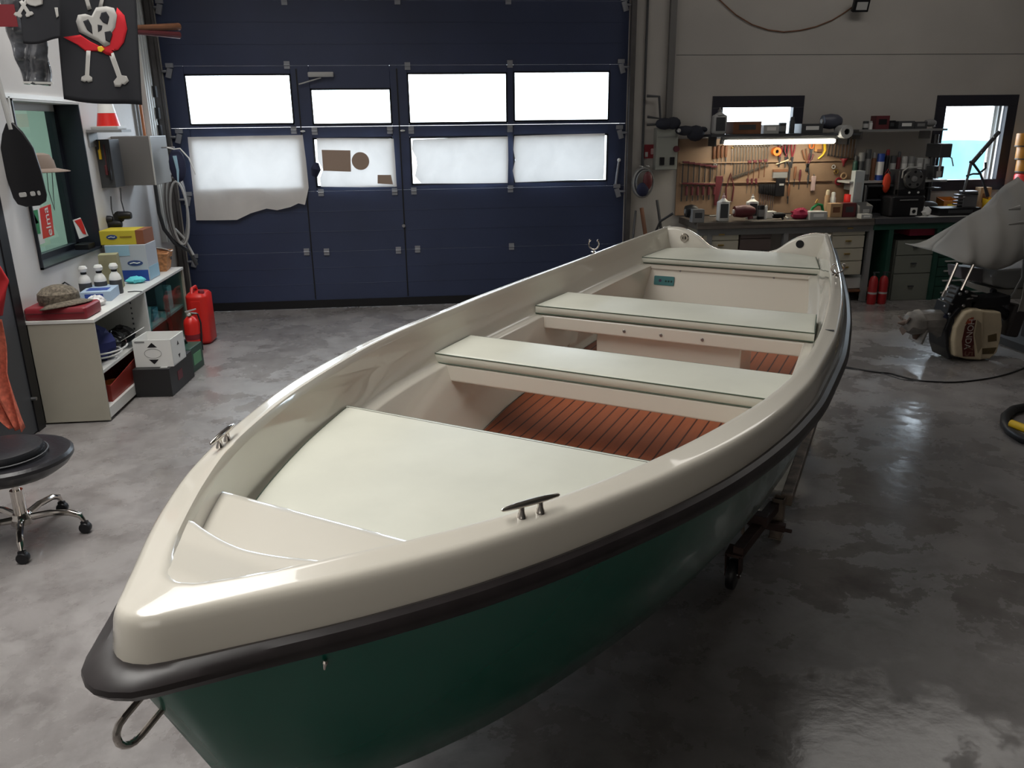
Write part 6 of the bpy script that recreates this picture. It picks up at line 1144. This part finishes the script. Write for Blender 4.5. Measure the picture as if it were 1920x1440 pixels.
# ------------------------------------------------------------------ outboard motor and tarpaulin on the right
OY = 5.95
CT = mat('grey_tarpaulin', (.26, .25, .235), .6, noise=.06, scale=3, bump=.12, bscale=5)
om = thing('outboard_motor', 'old outboard motor with a cream cowl lying tilted on the floor', 'outboard motor', onY(1835, 672, OY-.0)); o_ = om.location.copy(); o_.z = .0; om.location.z = 0
def R(px, py, dy=0.): p = onY(px, py, OY+dy); return Vector((p.x-o_.x, p.y-o_.y, p.z-o_.z))
def lift(P): return [p for p in P]
dzf = -min(0, R(1830, 675, -.13).z)
def RX(px, py, dy=0.): v = R(px, py, dy); v.z += dzf+.004; return v
def rxz(poly): return [(RX(x, y, -.13).x, RX(x, y, -.13).z) for x, y in poly]
cw = MB(); base = rxz([(1786, 668), (1784, 640), (1788, 615), (1796, 600), (1806, 585), (1822, 580), (1842, 581), (1842, 620), (1840, 676), (1812, 674)])
cw.xz(base, -.15, .13, CREAM); cw.build('cowl', om, smooth=0, bevel=.02, seg=3)
cf = MB().xz(rxz([(1838, 583), (1878, 586), (1880, 612), (1876, 640), (1870, 662), (1856, 674), (1838, 676), (1832, 640)]), -.13, .11, CREAM); cf.build('cowl_top', om, smooth=0, bevel=.015, seg=3)
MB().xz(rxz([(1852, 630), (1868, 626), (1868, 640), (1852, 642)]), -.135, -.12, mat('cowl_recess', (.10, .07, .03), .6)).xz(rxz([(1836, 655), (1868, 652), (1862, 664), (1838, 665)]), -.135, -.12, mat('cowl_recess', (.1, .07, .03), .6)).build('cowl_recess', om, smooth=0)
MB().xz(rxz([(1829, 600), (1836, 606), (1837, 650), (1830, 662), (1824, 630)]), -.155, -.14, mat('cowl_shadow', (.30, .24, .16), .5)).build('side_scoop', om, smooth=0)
MB().xz(rxz([(1802, 668), (1800, 640), (1806, 612), (1818, 595), (1826, 600), (1821, 625), (1824, 668)]), -.154, -.149, mat('stripe_maroon', (.09, .015, .012), .4)).build('side_stripe', om, smooth=0)
MB().xz(rxz([(1806, 607), (1811, 598), (1822, 594), (1818, 606)]), -.156, -.1545, mat('stripe_orange', (.35, .07, .03), .4)).build('upper_stripe', om, smooth=0)
c1 = RX(1813, 626, -.13); text('HONDA', .075, mat('letter_white', (.55, .50, .45), .5), om, T(c1.x, -.157, c1.z) @ Matrix.Rotation(-pi/2+.0, 4, 'Y') @ FACE_NY @ Matrix.Rotation(pi, 4, 'Z'), sx_=.88)
c2 = RX(1812, 657, -.13); text('75', .10, mat('letter_brown', (.20, .10, .07), .5), om, T(c2.x, -.157, c2.z) @ Matrix.Rotation(-pi/2, 4, 'Y') @ FACE_NY @ Matrix.Rotation(pi, 4, 'Z'))
MB().xz(rxz([(1786, 674), (1781, 655), (1782, 625), (1790, 600), (1806, 582), (1800, 578), (1784, 596), (1774, 620), (1776, 655), (1782, 676)]), -.12, .12, BLACK).build('lower_pan', om, smooth=0, bevel=.008)
MB().tube([RX(1790, 625), RX(1765, 600), RX(1758, 590)], [.14, .10, .08], mat('leg_navy', (.02, .024, .05), .45), 14).build('swivel_housing', om)
LEG = mat('leg_cast_grey', (.20, .185, .17), .55, .2, noise=.3, scale=9)
MB().tube([RX(1775, 618), RX(1757, 603), RX(1738, 603), RX(1722, 604)], [.10, .10, .095, .09], LEG, 10).build('mid_leg', om)
MB().tube([RX(1724, 604), RX(1715, 606), RX(1703, 604), RX(1697, 602)], [.105, .10, .085, .05], LEG, 10).build('gearcase', om); MB().tube([RX(1721, 590), RX(1719, 620), RX(1716, 636)], [.035, .045, .02], mat('band_brown', (.09, .055, .045), .6), 10).build('anode_band', om)
MB().box(RX(1722, 628), (.02, .18, .12), LEG, rot=(0, .3, 0)).build('cavitation_plate', om, smooth=0, bevel=.004)
for k in range(3):
    a = 2*pi*k/3+.4; c = RX(1697, 606); MB().add([(c.x, c.y, c.z), (c.x-.03, c.y+.05*math.cos(a)-.03*math.sin(a), c.z+.05*math.sin(a)+.03*math.cos(a)), (c.x-.015, c.y+.10*math.cos(a), c.z+.10*math.sin(a)), (c.x+.02, c.y+.05*math.cos(a)+.03*math.sin(a), c.z+.05*math.sin(a)-.03*math.cos(a))], [(0, 1, 2, 3)], mat('propeller_brown', (.14, .10, .08), .5)).build('propeller_blade', om, solid=.008, smooth=0)
MB().tube([RX(1697, 606), RX(1684, 607)], [.03, .008], mat('propeller_brown', (.14, .1, .08), .5), 10).build('propeller_hub', om)
# clamp bracket with the chromed tilt tubes
MB().box(RX(1798, 560), (.20, .16, .16), BLACK, rot=(0, .4, 0)).build('clamp_bracket', om, smooth=0, bevel=.01); MB().box(RX(1780, 578), (.14, .18, .10), BLACK, rot=(0, .2, 0)).build('clamp_bracket', om, smooth=0, bevel=.01); MB().box(RX(1845, 565), (.34, .16, .08), BLACK, rot=(0, -.1, 0)).build('clamp_bracket', om, smooth=0, bevel=.01)
for q in (((1795, 494), (1773, 545)), ((1825, 497), (1802, 545))): MB().tube([RX(*q[0], -.08), RX(*q[1], -.08)], .0125, CHROME, 10).build('tilt_tube', om)
MB().tube([RX(1773, 545, -.08), RX(1767, 557, -.08)], .012, CHROME, 8).build('tilt_tube', om)
for q in (((1778, 539), (1792, 543)), ((1776, 548), (1792, 552)), ((1774, 556), (1788, 560)), ((1768, 562), (1786, 572)), ((1812, 562), (1824, 560)), ((1820, 555), (1832, 556))): MB().tube([RX(*q[0], -.10), RX(*q[1], -.10)], .007, STEEL, 8).build('bolt', om)
for px, py in ((1772, 575), (1806, 574), (1800, 552), (1812, 548), (1780, 590)): MB().ball(RX(px, py, -.10), .014, STEEL, 8).build('nut', om)
MB().tube([RX(1800, 592), RX(1830, 578), RX(1862, 576), RX(1885, 590), RX(1896, 610)], [.03, .04, .05, .04, .03], BLACK, 10).build('steering_cable', om)
MB().box(RX(1895, 600), (.12, .16, .26), mat('engine_dark', (.03, .025, .025), .5), rot=(0, .2, 0)).build('engine_pan', om, smooth=0, bevel=.02)
# second outboard under the tarpaulin, on its stand
so = thing('grey_outboard', 'grey outboard powerhead standing under the grey tarpaulin at the right edge', 'outboard motor', (o_.x+.25, OY+.22, 0)); s_o = so.location
def RS(px, py, dy=.22): p = onY(px, py, OY+dy); return Vector((p.x-s_o.x, p.y-s_o.y, p.z))
def rsz(poly): return [(RS(x, y).x, RS(x, y).z) for x, y in poly]
GH = mat('powerhead_grey', (.22, .22, .215), .4); GH2 = mat('powerhead_pale', (.30, .29, .26), .45)
MB().xz(rsz([(1838, 512), (1850, 502), (1990, 488), (2000, 530), (1868, 536), (1840, 530)]), -.14, .30, GH).build('upper_cowl', so, smooth=0, bevel=.02, seg=3); MB().xz(rsz([(1836, 534), (1860, 538), (1990, 530), (1985, 555), (1872, 556), (1850, 548)]), -.12, .28, GH2).build('lower_cowl', so, smooth=0, bevel=.015, seg=3)
MB().xz(rsz([(1798, 500), (1840, 503), (1840, 530), (1800, 522)]), -.02, .16, mat('powerhead_mauve', (.13, .12, .13), .5)).build('front_plate', so, smooth=0, bevel=.008); MB().lathe([(0, -.15), (.022, -.15), (.022, -.12)], BLACK, RS(1842, 540), 12, 'Y').build('drain_hole', so)
e = RS(1960, 560); MB().box((e.x, .08, e.z/2), (.10, .12, e.z), DARK).build('stand_post', so, smooth=0); MB().box((e.x, .08, .03), (.5, .7, .06), DARK).build('stand_foot', so, smooth=0)
MB().tube([RS(1920, 480, .05), RS(1916, 520, .05), RS(1900, 550, .05), RS(1880, 575, .05), RS(1872, 571, .05)], .008, STEEL, 8).build('steel_rod', so)
# tarpaulin: a draped sheet over the powerhead
tp = thing('grey_tarpaulin', 'grey tarpaulin draped over the outboard powerhead at the right edge', 'tarpaulin', (s_o.x, s_o.y, .6)); t_o = tp.location
top = [(1779, 478), (1790, 462), (1806, 444), (1826, 425), (1850, 410), (1876, 398), (1895, 385), (1910, 365), (1921, 350), (1945, 335)]
bot = [(1779, 486), (1796, 492), (1815, 493), (1829, 498), (1850, 502), (1874, 494), (1896, 484), (1915, 475), (1935, 466), (1990, 440)]
def tpf(u, v, back=False):
    x = u*(len(top)-1); i = min(int(x), len(top)-2); f = x-i
    a = (lerp(top[i][0], top[i+1][0], f), lerp(top[i][1], top[i+1][1], f)); b = (lerp(bot[i][0], bot[i+1][0], f), lerp(bot[i][1], bot[i+1][1], f))
    dy = lerp(.22, -.12, math.sin(v*pi/2)) if not back else lerp(.22, .62, math.sin(v*pi/2))
    p = onY(lerp(a[0], b[0], v), lerp(a[1], b[1], v), OY+.05); wr = .012*math.sin(17*u+4*v)+.010*math.sin(9*v+26*u)
    return (p.x-t_o.x, OY+.05+dy+wr-t_o.y, p.z-.6+(0 if not back else .04*v))
MB().grid(lambda u, v: tpf(u, v), 34, 16, CT).grid(lambda u, v: tpf(u, v, True), 34, 10, CT).build('tarpaulin_sheet', tp, solid=.006, smooth=60)
hang = [(1940, 340), (1900, 560)]
def tp2(u, v):
    l = [(1924, 360), (1922, 400), (1919, 440), (1921, 480), (1922, 520), (1916, 560), (1908, 585)]; x = v*(len(l)-1); i = min(int(x), len(l)-2); f = x-i; px = lerp(l[i][0], l[i+1][0], f)+u*90; py = lerp(l[i][1], l[i+1][1], f)
    p = onY(px, py, OY-.22); return (p.x-t_o.x, OY-.22+.03*math.sin(20*u)-t_o.y, p.z-.6)
MB().grid(tp2, 16, 20, CT).build('hanging_fold', tp, solid=.006, smooth=60)
for q in (((1886, 392), (1906, 388), .02), ((1886, 420), (1912, 416), .014)): MB().tube([onY(q[0][0], q[0][1], OY-.04)-t_o-Vector((0, .03, .0)), onY(q[1][0], q[1][1], OY-.06)-t_o-Vector((0, .04, 0))], [.006, q[2]], CT, 8).build('fold_ridge', tp)
# cords and hose on the floor
def cord(name, label, pts, r, m, cat='cable', z=None):
    P = [onZ(x, y, (z or r)) for x, y in pts]; a = P[0].copy(); a.z = 0
    Q = []
    for i in range(len(P)-1):
        p0 = P[i-1] if i else P[0]; p3 = P[i+2] if i+2 < len(P) else P[-1]
        for k in range(5): t_ = k/5; Q.append(.5*((2*P[i])+(P[i+1]-p0)*t_+(2*p0-5*P[i]+4*P[i+1]-p3)*t_*t_+(3*P[i]-p0-3*P[i+1]+p3)*t_**3))
    Q.append(P[-1]); return tag(MB().tube([q_-a for q_ in Q], r, m, 8).build(name, loc=a), label, cat)
cord('power_cord', 'black power cord running across the floor from the boat to the right edge', [(1560, 680), (1583, 687), (1620, 694), (1645, 698), (1668, 700), (1690, 706), (1720, 713), (1760, 716), (1800, 716), (1850, 710), (1890, 701), (1925, 688)], .006, BLACK)
cord('thin_cord', 'thinner dark cord looping beside the black power cord', [(1583, 690), (1640, 697), (1665, 703), (1690, 711), (1720, 714), (1745, 716)], .0035, DARK)
ho = thing('air_hose', 'thick dark hose loop with a yellow connector on the floor at the right edge', 'hose', onZ(1935, 800, 0)); h_o = ho.location
MB().tube([onZ(x, y, .03)-h_o for x, y in ((1990, 762), (1930, 762), (1900, 768), (1885, 780), (1884, 795), (1893, 808), (1915, 822), (1960, 835))], .028, BLACK, 12).build('hose_body', ho); MB().tube([onZ(1896, 794, .07)-h_o, onZ(1928, 806, .07)-h_o], .025, YELLOW, 12).build('yellow_connector', ho)
